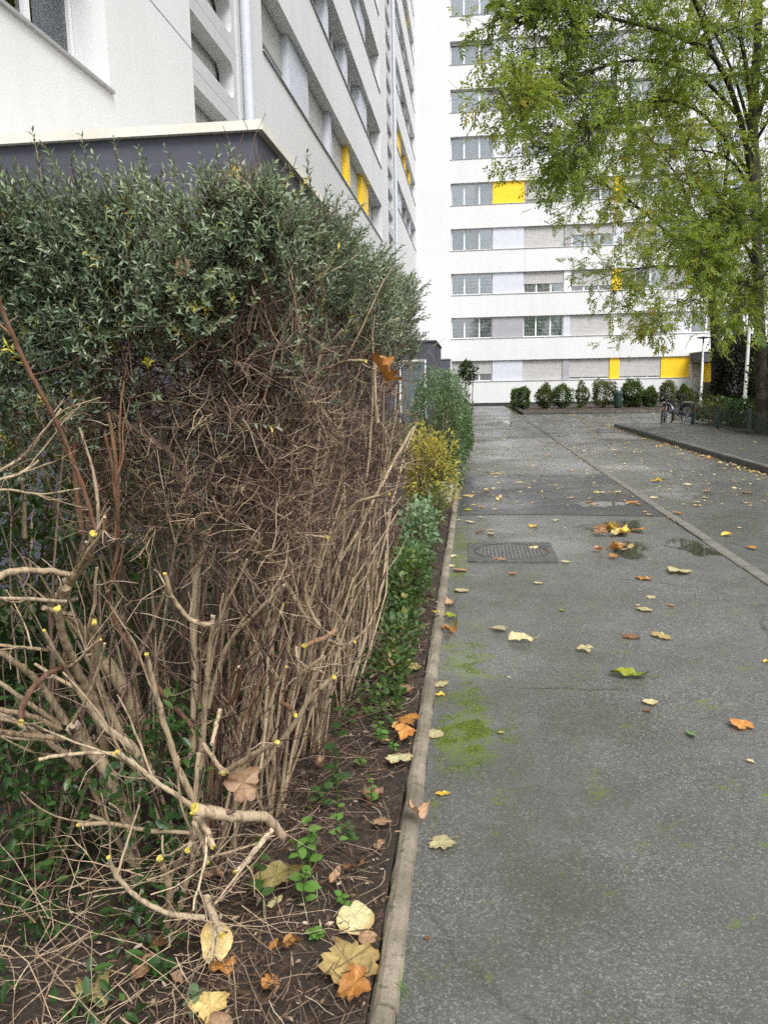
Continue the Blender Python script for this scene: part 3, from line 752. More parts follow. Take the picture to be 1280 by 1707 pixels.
limbsB = [(pl(20, 15.5, (1256, 320), (1232, 195), (1192, 100), (1130, 60), (1050, 38), (975, 22), (905, 20), (850, 45)), .09, .014),
          (pl(19.6, 14.5, (1232, 195), (1160, 125), (1060, 100), (970, 125), (895, 165), (838, 185)), .055, .010),
          (pl(20, 16.5, (1255, 300), (1170, 190), (1080, 170), (990, 215), (925, 260)), .055, .012),
          (pl(19.3, 15, (1192, 100), (1140, -30), (1050, -90), (960, -75), (890, -50)), .06, .014),
          (pl(20, 18, (1256, 206), (1235, 70), (1190, -60), (1150, -180)), .08, .02),
          (pl(20, 19, (1260, 200), (1300, 90), (1350, 0), (1400, -80)), .08, .02),
          (pl(20, 17, (1257, 380), (1290, 330), (1330, 290), (1390, 270)), .05, .012),
          (pl(20, 18, (1257, 330), (1220, 270), (1160, 250), (1110, 265)), .05, .01),
          (pl(20, 18.5, (1256, 440), (1236, 400), (1222, 370), (1215, 340)), .04, .01),
          (pl(20, 18.5, (1258, 480), (1280, 450), (1300, 430), (1330, 420)), .04, .01),
          (pl(20, 17, (1259, 430), (1225, 395), (1190, 400), (1165, 430)), .04, .01),
          (pl(20, 17.5, (1259, 310), (1215, 320), (1180, 370), (1160, 400)), .04, .01),
          (pl(20, 17.5, (1261, 500), (1245, 470), (1240, 480), (1235, 520)), .03, .008),
          (pl(20, 18, (1256, 240), (1290, 180), (1310, 120), (1330, 60)), .05, .01),
          (pl(20, 22, (1258, 250), (1220, 120), (1160, 0), (1090, -80)), .06, .012)]
make_tree('street_tree', 'tall tree whose yellowing branches reach far out over the footpath', bB, trunkB, limbsB, 7.0, 7, 4, .25, 21)
YA = 28.0; bA = at(1194, 692, YA); bA.z = .07
trunkA = ([tuple(bA), *pl(YA, YA, (1193, 640), (1192, 590), (1190, 540), (1186, 490), (1190, 420), (1205, 330), (1215, 240))], [.21, .17, .155, .15, .13, .10, .07, .04])
limbsA = [(pl(28, 26, (1190, 540), (1174, 470), (1132, 408), (1080, 360), (1035, 325), (985, 300), (930, 290)), .09, .014),
          (pl(28, 25, (1176, 475), (1148, 449), (1100, 443), (1040, 452), (985, 470)), .06, .012),
          (pl(28, 29, (1186, 490), (1165, 400), (1130, 300), (1090, 240), (1060, 200)), .07, .012),
          (pl(28, 27, (1186, 480), (1215, 400), (1250, 330), (1280, 270)), .07, .014),
          (pl(28, 26.5, (1189, 540), (1220, 480), (1255, 440), (1300, 420)), .06, .012),
          (pl(28, 25.5, (1188, 520), (1160, 500), (1120, 510), (1090, 540)), .035, .008),
          (pl(28, 30, (1190, 430), (1150, 340), (1120, 300), (1040, 390)), .05, .01),
          (pl(28, 26, (1189, 470), (1230, 400), (1262, 380), (1300, 370)), .05, .01),
          (pl(28, 27, (1200, 350), (1180, 270), (1150, 220), (1110, 190)), .05, .01),
          (pl(28, 27, (1189, 530), (1215, 515), (1240, 520), (1262, 545)), .03, .008)]
make_tree('street_tree', 'tree with a forked dark trunk standing before the far block', bA, trunkA, limbsA, 5.2, 6, 4, .31, 33, 1.2, .10)

# ---------------- shrubs
def shrub(name, label, c, rx, ry, rz, n, L, mat, seed, group=None, tmpl=TS, wr=.45, stems=10, hollow=.55, cat='shrub', stemmat=None, z0=0.0, sparse=.0):
    r = np.random.default_rng(seed); root = empty(name, c, 0, label, cat, group)
    c = np.array(c, float); cc = c+np.array((0, 0, rz+z0))
    u = nrm(r.normal(0, 1, (n, 3))); rr = r.uniform(hollow, 1, n)**.7
    lump = 1+.13*np.sin(u[:, 0]*5+seed)+.11*np.sin(u[:, 1]*7+seed*2)+.10*np.sin(u[:, 2]*6+seed*3)
    B = cc+u*np.array((rx, ry, rz))*(rr*lump)[:, None]
    keep = (B[:, 2] > c[2]+.02) & (r.random(n) > sparse*(.5+.5*np.sin(u[:, 0]*9+u[:, 2]*11+seed)))
    B, u = B[keep], u[keep]; m = len(B)
    d = u+r.normal(0, .7, (m, 3))+UP*.35
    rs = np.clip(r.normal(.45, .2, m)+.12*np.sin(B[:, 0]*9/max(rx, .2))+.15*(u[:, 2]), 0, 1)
    ln = L*r.uniform(.6, 1.25, m); mb = MB(); leaves(mb, B, d, UP+r.normal(0, .5, (m, 3)), ln, ln*wr, rs, tmpl)
    o = mb.build('foliage', mat, root); o['kind'] = 'stuff'
    mb = MB()
    for _ in range(stems):
        a = r.uniform(0, 6.28); q = np.array([c+np.array((math.cos(a)*rx*.2, math.sin(a)*ry*.2, -.02)), c+np.array((math.cos(a)*rx*.4, math.sin(a)*ry*.4, rz*.8)), c+np.array((math.cos(a)*rx*.7, math.sin(a)*ry*.7, rz*1.5+z0))])
        tube(mb, spline(q, 3), np.linspace(.012, .004, 7)*max(1, rz), 4, r.uniform(0, 1))
    o = mb.build('stems', stemmat or TWIG, root); o['kind'] = 'stuff'
    return root
# clipped shrubs along the far block: px centre, width px, top px, bottom px
FB = [(868, 34, 644, 681, MIDGREEN, 'small round clipped shrub at the open end of the shrub row', 0.0),
      (908, 30, 642, 681, OLIVE, 'yellow-green shrub grown together with a darker one in the shrub row', .2),
      (936, 42, 640, 681, MIDGREEN, 'broad loose shrub next to the small round clipped one', .25),
      (969, 24, 636, 677, OLIVE, 'thin half-bare shrub showing its stems against the white wall', .75),
      (1005, 44, 632, 682, OLIVE, 'broad olive shrub right beside the green litter bin', .15),
      (1052, 36, 631, 680, MIDGREEN, 'tall dark clipped shrub on the porch side of the litter bin', 0.0),
      (1055, 26, 660, 684, OLIVE, 'low pale shrub at the foot of the tall dark clipped one', .3),
      (1082, 28, 645, 681, MIDGREEN, 'low dark rounded shrub between two taller ones', .05),
      (1112, 32, 635, 676, OLIVE, 'pale yellowish shrub behind the two bicycles', .4),
      (1139, 26, 641, 678, MIDGREEN, 'dark round shrub next to the grey porch of the far block', .05)]
for i, (px, w, t, b, m, lb, sp) in enumerate(FB):
    Y = 42.0; k = Y/FPX; p = at(px, b, Y); p.z = .07; top = at(px, t, Y).z
    shrub('clipped_shrub', lb, tuple(p), w*k/2*.88, w*k/2*.8, (top-.07)/2*.96, int(3600*(1-sp*.4)), .12, m, 100+i, 'clipped shrubs along the far wall', sparse=sp, stems=14, stemmat=DRY)
# verge beyond the hedge
shrub('yellow_shrub', 'bright yellow autumn shrub on the verge beyond the hedge', (-.45, 8.3, .01), .31, .55, .48, 4200, .045, YELLOWB, 41, stems=26, hollow=.35, sparse=.2)
shrub('bluegreen_shrub', 'round blue-green shrub rising behind the yellow one', (-.45, 11.2, .01), .40, .60, .82, 13000, .045, BLUEGREEN, 42, stems=30, hollow=.7, wr=.45)
shrub('verge_shrub', 'leafy mid-green shrub leaning over the kerb past the blue-green one', (-.30, 14.8, .01), .32, 1.2, .52, 4200, .07, MIDGREEN, 43, stems=30, hollow=.5, wr=.6)
shrub('verge_shrub', 'low olive shrub spilling over the kerb towards the far block', (-.42, 18.5, .01), .42, 2.6, .42, 5000, .07, OLIVE, 44, stems=16, hollow=.5)
shrub('verge_shrub', 'brown-green shrub row far along the kerb', (-.75, 26, .01), .4, 4.5, .45, 5000, .09, OLIVE, 45, stems=16, hollow=.5)
shrub('small_tree', 'small sapling with a round leafy head by the verge', (-.12, 22.0, .01), .26, .26, .34, 900, .085, DARKGREEN, 46, stems=6, hollow=.2, cat='sapling', z0=1.40)
shrub('ground_plant', 'low yellow-green wiry plant against the concrete pad', (-.38, 7.7, .01), .12, .8, .20, 1800, .035, OLIVE, 47, stems=30, hollow=.2)
shrub('ground_plant', 'grey-green leafy plant at the foot of the hedge', (-.42, 5.0, .01), .15, .8, .16, 1500, .042, MIDGREEN, 48, stems=14, hollow=.3, tmpl=TB, wr=.7, sparse=.2)
shrub('ground_plant', 'bushy blue-green plant past the end of the hedge', (-.44, 6.4, .01), .16, .75, .22, 1200, .05, BLUEGREEN, 49, stems=14, hollow=.3, tmpl=TB, wr=.6, sparse=.5)
shrub('ground_plant', 'trailing dark green plant along the soil beside the kerb', (-.40, 3.8, .01), .13, .9, .08, 1300, .038, MIDGREEN, 50, stems=10, hollow=.3, tmpl=TB, wr=.6, sparse=.5)
# behind the fence
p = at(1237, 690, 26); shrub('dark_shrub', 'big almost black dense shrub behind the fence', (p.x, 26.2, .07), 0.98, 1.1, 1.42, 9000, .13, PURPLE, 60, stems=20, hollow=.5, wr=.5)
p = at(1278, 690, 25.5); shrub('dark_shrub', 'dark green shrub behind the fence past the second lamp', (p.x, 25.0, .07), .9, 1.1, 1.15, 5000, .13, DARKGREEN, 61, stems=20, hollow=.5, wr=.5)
for i, (px, Y, h, m, lb) in enumerate([(1150, 27.5, .55, OLIVE, 'low straggly olive shrub behind the bicycles'), (1172, 25.5, .42, OLIVE, 'low olive shrub at the foot of the forked tree'),
                                    (1205, 24, .4, DARKGREEN, 'low green shrub just behind the fence mesh'), (1245, 22.5, .45, DARKGREEN, 'low brownish shrub behind the fence near the second lamp'), (1275, 21, .5, DARKGREEN, 'low dark shrub at the foot of the overhanging tree')]):
    p = at(px, 680, Y); shrub('low_shrub', lb, (p.x+.35, Y, .07), .75, .8, h, 1700, .09, m, 70+i, 'low shrubs behind the fence', stems=16, hollow=.2, sparse=.25, stemmat=DRY)

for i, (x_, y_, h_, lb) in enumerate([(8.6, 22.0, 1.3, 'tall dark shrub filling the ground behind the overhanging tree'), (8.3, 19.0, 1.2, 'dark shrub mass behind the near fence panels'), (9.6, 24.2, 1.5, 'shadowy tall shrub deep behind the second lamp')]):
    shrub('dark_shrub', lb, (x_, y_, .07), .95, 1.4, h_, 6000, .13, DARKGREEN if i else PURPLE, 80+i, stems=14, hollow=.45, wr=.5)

# ================================================================ THE HEDGE
hedge = empty('hedge', (-.8, 3.2, 0), 0, 'cut-back hedge of bare brown branches under a leafy grey-green top', 'hedge')
def zm(zoom, pts):
    ox, oy, s = {'A': (0, 880, 4.0), 'B': (300, 880, 3.556), 'C': (0, 1240, 3.656), 'D': (300, 1240, 3.048), 'E': (0, 480, 3.556), 'F': (340, 520, 3.368)}[zoom]
    return [(ox+a/s, oy+b/s) for a, b in pts], s
# traced main branches: zoom, points, distance first, distance last, thickness first, last, sawn end, russet
HB = [('C', [(840, 930), (805, 600), (765, 430), (660, 170), (520, 0), (440, -100)], 1.97, 1.74, 76, 100, 2, 0),
 ('A', [(440, 1300), (330, 1120), (210, 990), (100, 910), (-30, 830)], 1.75, 1.52, 60, 42, 0, 0),
 ('A', [(400, 1340), (200, 1250), (-30, 1200)], 1.75, 1.58, 45, 40, 0, 0),
 ('A', [(430, 1400), (200, 1385), (-30, 1350)], 1.75, 1.6, 48, 45, 0, 0),
 ('A', [(400, 1310), (200, 1170), (-30, 1010)], 1.76, 1.62, 45, 30, 0, 0),
 ('A', [(470, 920), (380, 945), (280, 1020), (200, 1120), (160, 1220), (155, 1300)], 1.66, 1.5, 46, 46, 1, 1),
 ('A', [(430, 935), (500, 905), (580, 820), (672, 742)], 1.66, 1.55, 30, 20, 1, 0),
 ('A', [(1010, 1640), (900, 1470), (700, 1310), (580, 1150), (480, 1000), (430, 900), (370, 820), (302, 690)], 1.86, 1.55, 70, 26, 1, 0),
 ('A', [(700, 1520), (695, 1380), (670, 1220), (600, 1060), (530, 930), (470, 820), (420, 700), (382, 530)], 1.84, 1.56, 80, 58, 1, 0),
 ('A', [(880, 1500), (740, 1250), (665, 1100), (620, 930), (640, 770), (620, 650)], 1.87, 1.62, 72, 62, 1, 0),
 ('A', [(490, 1295), (570, 1160), (650, 950), (692, 770)], 1.7, 1.62, 30, 24, 0, 0),
 ('A', [(1280, 1330), (1100, 1130), (980, 970), (850, 790), (745, 600), (712, 480), (735, 350), (775, 170), (782, 0), (770, -150), (740, -420), (690, -600)], 1.92, 1.66, 46, 26, 0, 1),
 ('A', [(1310, 1840), (1190, 1600), (1130, 1420), (1070, 1180), (1020, 1000), (985, 850)], 1.74, 1.6, 62, 36, 1, 0),
 ('A', [(900, 1600), (830, 1540), (770, 1500)], 1.68, 1.58, 44, 40, 1, 0),
 ('A', [(780, 1505), (600, 1500), (450, 1510), (262, 1545)], 1.64, 1.54, 30, 28, 1, 0),
 ('B', [(200, 560), (150, 578), (70, 545), (0, 470), (-50, 400), (-85, 270)], 1.78, 1.66, 40, 30, 1, 0),
 ('A', [(440, 490), (200, 472), (-30, 470)], 1.68, 1.5, 34, 30, 0, 0),
 ('A', [(400, 450), (445, 370), (540, 290), (605, 190), (632, 40)], 1.74, 1.55, 80, 62, 1, 0),
 ('A', [(450, 310), (300, 285), (110, 285), (-30, 350)], 1.66, 1.5, 46, 60, 0, 0),
 ('A', [(430, 500), (440, 400)], 1.72, 1.68, 80, 70, 0, 0),
 ('E', [(575, 1450), (490, 1170), (400, 920), (320, 740), (240, 590), (110, 340), (20, 130), (-40, -60)], 1.6, 1.42, 34, 30, 0, 1),
 ('A', [(1020, 1560), (960, 1400), (870, 1150), (700, 900), (560, 720), (440, 580)], 2.15, 1.98, 150, 90, 0, 0),
 ('A', [(345, 822), (180, 805), (-30, 785)], 1.62, 1.52, 26, 26, 0, 0),
 ('A', [(560, 1620), (350, 1440), (180, 1330), (-30, 1230)], 1.9, 1.72, 54, 44, 0, 0),
 ('C', [(790, 700), (640, 430), (540, 230), (440, 90), (300, 0)], 1.95, 1.85, 46, 40, 0, 0),
 ('C', [(1250, 1060), (1050, 1040), (900, 980), (780, 890), (700, 790), (660, 690)], 1.66, 1.5, 40, 28, 1, 0),
 ('C', [(1000, 1180), (1022, 980), (1010, 850), (980, 760), (965, 695)], 1.76, 1.62, 54, 46, 1, 0),
 ('C', [(1000, 1330), (1080, 1100), (1120, 920), (1165, 750), (1190, 560), (1190, 300), (1210, 60)], 1.78, 1.72, 44, 34, 0, 0),
 ('C', [(1170, 545), (900, 530), (760, 500), (620, 482), (470, 492)], 1.74, 1.56, 30, 32, 1, 0),
 ('C', [(1190, 400), (1090, 330), (960, 250), (830, 150), (705, 55)], 1.72, 1.56, 40, 36, 1, 0),
 ('B', [(70, 1400), (75, 1280), (85, 800), (80, 560), (110, 260), (180, 0), (250, -180), (330, -420), (350, -600), (385, -780)], 2.0, 1.9, 52, 34, 0, 0),
 ('D', [(520, 460), (430, 360), (330, 352), (220, 338), (80, 305)], 1.78, 1.58, 58, 76, 1, 0),
 ('D', [(470, 440), (380, 560), (290, 660)], 1.72, 1.62, 36, 32, 1, 0),
 ('D', [(90, 360), (140, 440), (172, 515)], 1.64, 1.58, 44, 36, 1, 0),
 ('D', [(70, 400), (110, 480), (140, 600)], 1.7, 1.62, 30, 24, 1, 0),
 ('D', [(140, 780), (180, 890), (225, 985)], 1.68, 1.58, 46, 40, 1, 0),
 ('D', [(90, 560), (60, 500), (40, 540)], 1.66, 1.6, 36, 34, 1, 0),
 ('B', [(120, 1422), (145, 1060), (172, 800), (195, 530)], 1.9, 1.8, 46, 40, 2, 0),
 ('B', [(170, 1060), (240, 800), (320, 640), (420, 540), (520, 440), (622, 342)], 1.98, 1.84, 34, 24, 2, 0),
 ('B', [(830, 590), (760, 530), (700, 420), (620, 280), (580, 150), (558, 0), (550, -80), (610, -200), (720, -290)], 2.25, 2.1, 40, 30, 0, 0),
 ('B', [(825, 580), (750, 440), (740, 300), (768, 150), (750, 70)], 2.22, 2.16, 30, 28, 2, 0),
 ('B', [(470, 1440), (650, 1180), (780, 990), (905, 880)], 2.2, 2.08, 42, 34, 1, 0),
 ('B', [(280, 1440), (440, 1340), (575, 1268)], 1.9, 1.78, 46, 40, 1, 0),
 ('B', [(920, 610), (840, 660), (735, 700)], 2.25, 2.1, 40, 40, 1, 1),
 ('B', [(885, 668), (950, 690), (1035, 672)], 2.3, 2.22, 22, 22, 1, 0),
 ('B', [(640, 1020), (700, 880), (850, 768)], 2.2, 2.1, 30, 30, 2, 0),
 ('B', [(480, 1420), (510, 1100), (520, 800), (560, 600), (614, 455)], 2.05, 2.0, 28, 24, 1, 0),
 ('B', [(490, 1180), (560, 980), (632, 828)], 2.05, 1.96, 30, 22, 1, 0),
 ('B', [(600, 1030), (660, 1070), (695, 1110)], 2.1, 2.0, 40, 34, 1, 1),
 ('B', [(300, 1040), (345, 960), (355, 830)], 1.9, 1.82, 42, 30, 2, 1),
 ('B', [(690, 700), (700, 780), (760, 830), (850, 855)], 2.2, 2.14, 26, 24, 0, 0),
 ('B', [(240, 1080), (215, 1180), (195, 1280)], 1.86, 1.76, 36, 30, 2, 0),
 ('D', [(120, 0), (170, 70), (225, 145)], 1.8, 1.74, 28, 30, 1, 0),
 ('F', [(250, 590), (200, 460), (175, 300)], 1.95, 1.88, 26, 22, 1, 0),
 ('F', [(380, 470), (560, 300), (660, 230), (780, 105)], 2.3, 2.15, 40, 22, 1, 0),
 ('F', [(640, 220), (600, 100), (570, 0)], 2.25, 2.2, 22, 18, 0, 0),
 ('F', [(720, 305), (800, 280), (905, 278)], 2.35, 2.2, 26, 26, 1, 0),
 ('F', [(970, 620), (960, 450), (962, 290)], 2.6, 2.55, 30, 22, 1, 0),
 ('F', [(0, 985), (100, 975), (220, 1000)], 1.95, 1.84, 30, 32, 2, 0),
 ('F', [(440, 1230), (560, 1250), (690, 1262)], 2.1, 2.0, 18, 24, 1, 0),
 ('F', [(640, 1420), (760, 1200), (860, 1070), (1040, 1020)], 2.5, 2.35, 34, 26, 1, 0),
 ('F', [(1180, 640), (1000, 960), (880, 1200), (760, 1400)], 3.0, 2.8, 20, 26, 0, 0),
 ('E', [(0, 1085), (150, 990), (270, 850), (370, 720)], 1.55, 1.62, 24, 18, 0, 0),
 ('E', [(-20, 1140), (120, 1100), (235, 1025)], 1.52, 1.55, 24, 20, 1, 0),
 ('E', [(-20, 1200), (60, 1195), (250, 1225), (480, 1190)], 1.6, 1.66, 18, 12, 0, 0),
 ('E', [(1090, 1060), (960, 950), (780, 830), (620, 700)], 1.9, 1.85, 36, 24, 0, 0),
 ('E', [(690, 1480), (700, 1200), (680, 960), (645, 740)], 1.78, 1.7, 34, 24, 0, 1),
 ('E', [(590, 1420), (570, 1150), (530, 980), (480, 830)], 1.7, 1.64, 28, 16, 0, 0),
 ('E', [(490, 1460), (460, 1250), (440, 1000), (470, 800), (510, 600)], 1.85, 1.8, 40, 30, 0, 1),
 ('E', [(150, 1480), (150, 1250), (110, 950), (95, 700), (80, 480)], 1.9, 1.85, 34, 28, 0, 0),
 ('E', [(640, 1470), (620, 1150), (605, 800), (600, 500)], 1.95, 1.9, 30, 26, 0, 1)]
cut_list = []
for zoom, pts, Ya, Yb, wa, wb, cut, russet in HB:
    pp, s = zm(zoom, pts); n = len(pp)
    P3 = np.array([at(x, y, Ya+(Yb-Ya)*i/(n-1)) for i, (x, y) in enumerate(pp)])
    P3[:, 2] = np.maximum(P3[:, 2], -.02)
    q = spline(P3, 6, .72); m = len(q); dist = np.linalg.norm(q-np.array(CO), axis=1)
    R = np.linspace(wa, wb, m)/s*dist/FPX/2*.76
    R = R*(1+.07*np.sin(np.arange(m)*1.9+wa)+rng.normal(0, .03, m))
    q = q+np.cumsum(rng.normal(0, 1, (m, 3)), 0)*np.minimum(R, .008)[:, None]*.10+rng.normal(0, 1, (m, 3))*R[:, None]*.07
    mb = MB(); tube(mb, q, R, 10, rng.uniform(.4, 1) if not russet else rng.uniform(0, 1), bumpy=.07)
    side = MB()
    for _ in range(rng.integers(2, 6)):
        j = rng.integers(1, m-1); L_ = rng.uniform(.02, .12); tube(side, wander(q[j], nrm(q[j+1]-q[j])*.5+rng.normal(0, .7, 3), L_, 4, .22), np.linspace(min(R[j]*.35, .0022), .0008, 5), 4, rng.uniform(.3, 1), False)
    for _ in range(rng.integers(1, 4)):
        j = rng.integers(1, m-1); tube(side, wander(q[j], nrm(q[j+1]-q[j])*.6+rng.normal(0, .8, 3), R[j]*rng.uniform(1.6, 3), 2, .1), [R[j]*.5, R[j]*.38, R[j]*.3], 6, rng.uniform(.3, 1))
    if m > 12:
        for _ in range(rng.integers(0, 3)):      # forks
            j = rng.integers(m//4, m-3); rf = R[j]*rng.uniform(.4, .62); qf = wander(q[j], nrm(q[j+1]-q[j])*1.0+rng.normal(0, .42, 3)+np.array((0, -.05, .25)), rng.uniform(.10, .34), 7, .11, .04)
            qf[:, 1] = np.maximum(qf[:, 1], 1.42); tube(mb, qf, np.linspace(rf, rf*.6, 8), 7, rng.uniform(.3, 1), bumpy=.06)
            for _ in range(3):
                jj = rng.integers(2, 7); tube(side, wander(qf[jj], nrm(qf[jj]-qf[jj-1])+rng.normal(0, .6, 3), rng.uniform(.04, .14), 4, .2), np.linspace(rf*.4, .0008, 5), 4, rng.uniform(.3, 1), False)
    ob = mb.build('stem', REDBARK if russet else BARK, hedge, smooth=True)
    o2 = side.build('side_twigs', TWIG, ob); o2['kind'] = 'stuff'
    if cut:
        e = q[-1]; d = nrm(q[-1]-q[-2]); x, y, _ = frame(d); k = 11; mb = MB(); r = R[-1]
        ring0 = [e-d*r*.3+(x*math.cos(a)+y*math.sin(a))*r*1.03 for a in np.arange(k)*2*math.pi/k]
        ring1 = [e+d*r*(.10+rng.uniform(-.15, .55))+(x*math.cos(a)+y*math.sin(a))*r*rng.uniform(.82, 1.10) for a in np.arange(k)*2*math.pi/k]
        mb.add(ring0+ring1+[e+d*r*.1], [(i, (i+1) % k, k+(i+1) % k, k+i) for i in range(k)]); mb.add(ring1+[e+d*r*.12], [(i, (i+1) % k, k) for i in range(k)])
        mb.build('cut_end', M_cut if cut == 1 else plain('old_cut_wood', (.42, .35, .26), .8, var=.2, scale=90), ob)

# -- further stems that rise from the row of roots
def top_x(y): return -.40+.03*(y-2)
twigs = MB(); fine = MB(); nstem = 0
def rx(y, z): return -.41+.075*(y-2)-.14*(1-np.clip(z/.8, 0, 1))
def fit(q, slack=.10, whole=False):
    # keep a stem inside the clipped face without flattening it against the face
    lim = rx(q[:, 1], q[:, 2])+rng.normal(-.02, .05)-slack*rng.random(); over = q[:, 0]-lim; w = over.max()
    if w > 0:
        t = np.linspace(0, 1, len(q)); q[:, 0] -= w if whole else w*np.minimum(1, t*1.6)
    b = 1.70-q[:, 1].min()
    if b > 0: q[:, 1] += b*rng.uniform(.8, 1.3)
    return q
def edge_near(x): return 1.72+.10*max(0, (x+.75)/.35)**2 if x > -.75 else 1.72
CL = [(-.80, 2.05), (-.72, 2.35), (-1.05, 2.2), (-.66, 2.75), (-.95, 2.9), (-.62, 3.2), (-.9, 3.5), (-.60, 3.6), (-1.3, 2.0), (-1.25, 2.7), (-1.2, 3.4)]
for ci, (cx, cy) in enumerate(CL):
    for i in range(30 if cx > -1.0 else 14):
        a = rng.uniform(0, 6.28); rr = rng.random()**.6; lean = np.array((math.cos(a)*rr*.52+.12, math.sin(a)*rr*.50-.02, 1.0)); H = rng.uniform(.7, 1.75)
        q = wander((cx+math.cos(a)*.10*rr, cy+math.sin(a)*.10*rr, -.01), lean, H, 8, .085, .04); q = fit(q, .06)
        r0 = rng.choice([.0035, .005, .007, .0095], p=[.34, .36, .21, .09]); R = np.linspace(r0, r0*.5, 9)*(1+rng.normal(0, .05, 9)); tn = rng.uniform(.2, 1)
        if nstem < 190 and cx > -1.1 and (r0 > .004):
            mb = MB(); tube(mb, q, R, 7, tn, bumpy=.05); mb.build('stem', BARK if rng.random() < .86 else REDBARK, hedge, smooth=True); nstem += 1
        else: tube(twigs, q, R, 5, tn, False)
        for _ in range(rng.integers(3, 7)):
            j = rng.integers(2, 9); d = nrm(nrm(q[j]-q[j-1])+rng.normal(0, .5, 3)+np.array((.05, -.05, .1))); q2 = wander(q[j], d, rng.uniform(.10, .4), 5, .16, .04); q2 = fit(q2, .02, True)
            tube(twigs, q2, np.linspace(r0*.45, .0012, 6), 4, np.clip(tn-.05+rng.normal(0, .2), 0, 1), False)
# dense dry brushwood below the leafy top: forked crooked twigs
for i in range(3000):
    f = rng.random()
    y = 1.78+2.05*rng.random()**1.3
    z = rng.uniform(.98, 1.62)-.25*(rng.random() < .18); xr = rx(y, z)
    if f < .45: x = xr-abs(rng.normal(0, .12)); pass
    elif f < .8: x = rng.uniform(-1.0, xr); y = 1.80+abs(rng.normal(0, .16))+.15*max(0, (x+.7)); z = rng.uniform(1.02, 1.60)
    else: x = rng.uniform(-1.5, xr); z = rng.uniform(1.1, 1.6)
    if x < -.95 and z < 1.15 and rng.random() < .75: continue
    d = np.array((rng.normal(.15, .6), rng.normal(-.15, .6), rng.normal(.3, .6))); L = rng.uniform(.06, .30)
    q = wander((x, y, z), d, L, 5, .33)
    q = fit(q, 0, True)
    tn = rng.uniform(0, 1)**1.7
    tube(twigs, q, np.linspace(rng.uniform(.0011, .0028), .0006, 6), 4, tn, False)
    for _ in range(rng.integers(1, 4)):
        j = rng.integers(1, 5); q2 = wander(q[j], nrm(q[j]-q[j-1])+rng.normal(0, .8, 3), rng.uniform(.03, .12), 3, .3)
        tube(fine, q2, np.linspace(.0011, .0005, 4), 3, np.clip(tn+rng.normal(0, .15), 0, 1), False)
# brown twigs showing through the leafy top
for i in range(380):
    y = 1.76+2.0*rng.random()**1.3; x = rng.uniform(-1.4, float(rx(y, 1.6))) if rng.random() < .5 else float(rx(y, 1.6))-abs(rng.normal(0, .06))
    if rng.random() < .5: y = 1.73+abs(rng.normal(0, .06))
    q = wander((x, y, rng.uniform(1.42, 1.78)), (rng.normal(.1, .4), rng.normal(-.2, .4), 1), rng.uniform(.08, .26), 5, .22); q = fit(q, 0, True)
    tube(twigs, q, np.linspace(rng.uniform(.0010, .0022), .0007, 6), 4, rng.uniform(.15, .95), False)
# low tangle of dead stalks at the foot of the hedge
for i in range(230):
    p = np.array((rng.uniform(-1.45, -.52), rng.uniform(1.32, 1.95), rng.uniform(.02, .30)))
    q = wander(p, (rng.normal(0, .8), rng.normal(-.15, .5), rng.normal(.15, .5)), rng.uniform(.08, .38), 6, .22, -.03); q[:, 2] = np.maximum(q[:, 2], .02)
    tube(fine, q, np.linspace(rng.uniform(.0008, .0022), .0006, 7), 4, rng.uniform(.3, 1), False)
# thin russet shoots arching out over the soil strip
for i in range(170):
    p = np.array((rng.uniform(-.72, -.5), 1.95+1.9*rng.random(), rng.uniform(0, .12))); q = wander(p, (rng.uniform(.2, 1.1), rng.normal(-.1, .4), rng.uniform(.3, 1.2)), rng.uniform(.12, .36), 7, .12, -.10); q[:, 2] = np.maximum(q[:, 2], .02); q[:, 0] = np.where(q[:, 0] > -.27, -.27-(q[:, 0]+.27)*.5, q[:, 0])
    tube(twigs, q, np.linspace(rng.uniform(.0012, .0028), .0008, 8), 4, rng.uniform(.1, .75), False)
o = twigs.build('brushwood', TWIG, hedge); o['kind'] = 'stuff'
o = fine.build('fine_twigs', DRY, hedge); o['kind'] = 'stuff'

# -- the leafy top
def shoots(n, px, py, pz, dx, dy, dz, Lr=(.06, .16), dens=1.0, leafL=(.015, .026)):
    P = np.stack([px, py, pz], 1); D = nrm(np.stack([dx, dy, dz], 1)+rng.normal(0, .38, (n, 3)))
    return P, D, rng.uniform(*Lr, n)
def ztop(x, y): return 1.87+.03*np.sin(x*3.1+.6)+.035*np.sin(x*7+1)+.03*np.sin(y*5)+.02*np.sin(x*17+y*13)+.03*np.clip(y-2.4, 0, 1.2)-.12*np.clip((x+.50-.075*(y-2))/.14, 0, 1.2)**2
SP, SD, SL = [], [], []; fr0 = random.Random(4)
def addsh(a): SP.append(a[0]); SD.append(a[1]); SL.append(a[2])
n = 2500; x = rng.uniform(-1.75, -.30, n); y = 1.74+2.15*rng.random(n)**1.35
addsh(shoots(n, x, y, ztop(x, y)-np.abs(rng.normal(0, .07, n))-.07, rng.normal(0, .2, n), rng.normal(-.1, .2, n), np.ones(n), (.07, .16)))
n = 2100; y = 1.85+2.0*rng.random(n)**1.15; x = -.43+.075*(y-2)+.03*np.sin(y*9)-np.abs(rng.normal(0, .07, n)); zl = 1.55+.05*np.sin(y*6)-.08*np.clip(y-2.8, 0, 1)
z = zl+(1.86-zl)*rng.random(n)**.8; addsh(shoots(n, x, y, z, np.full(n, .8), rng.normal(-.1, .3, n), np.full(n, .7), (.05, .12)))
n = 3600; x = rng.uniform(-1.65, -.42, n); y = 1.71+.06*np.clip((x+.75)/.3, 0, 1)+np.abs(rng.normal(0, .06, n))
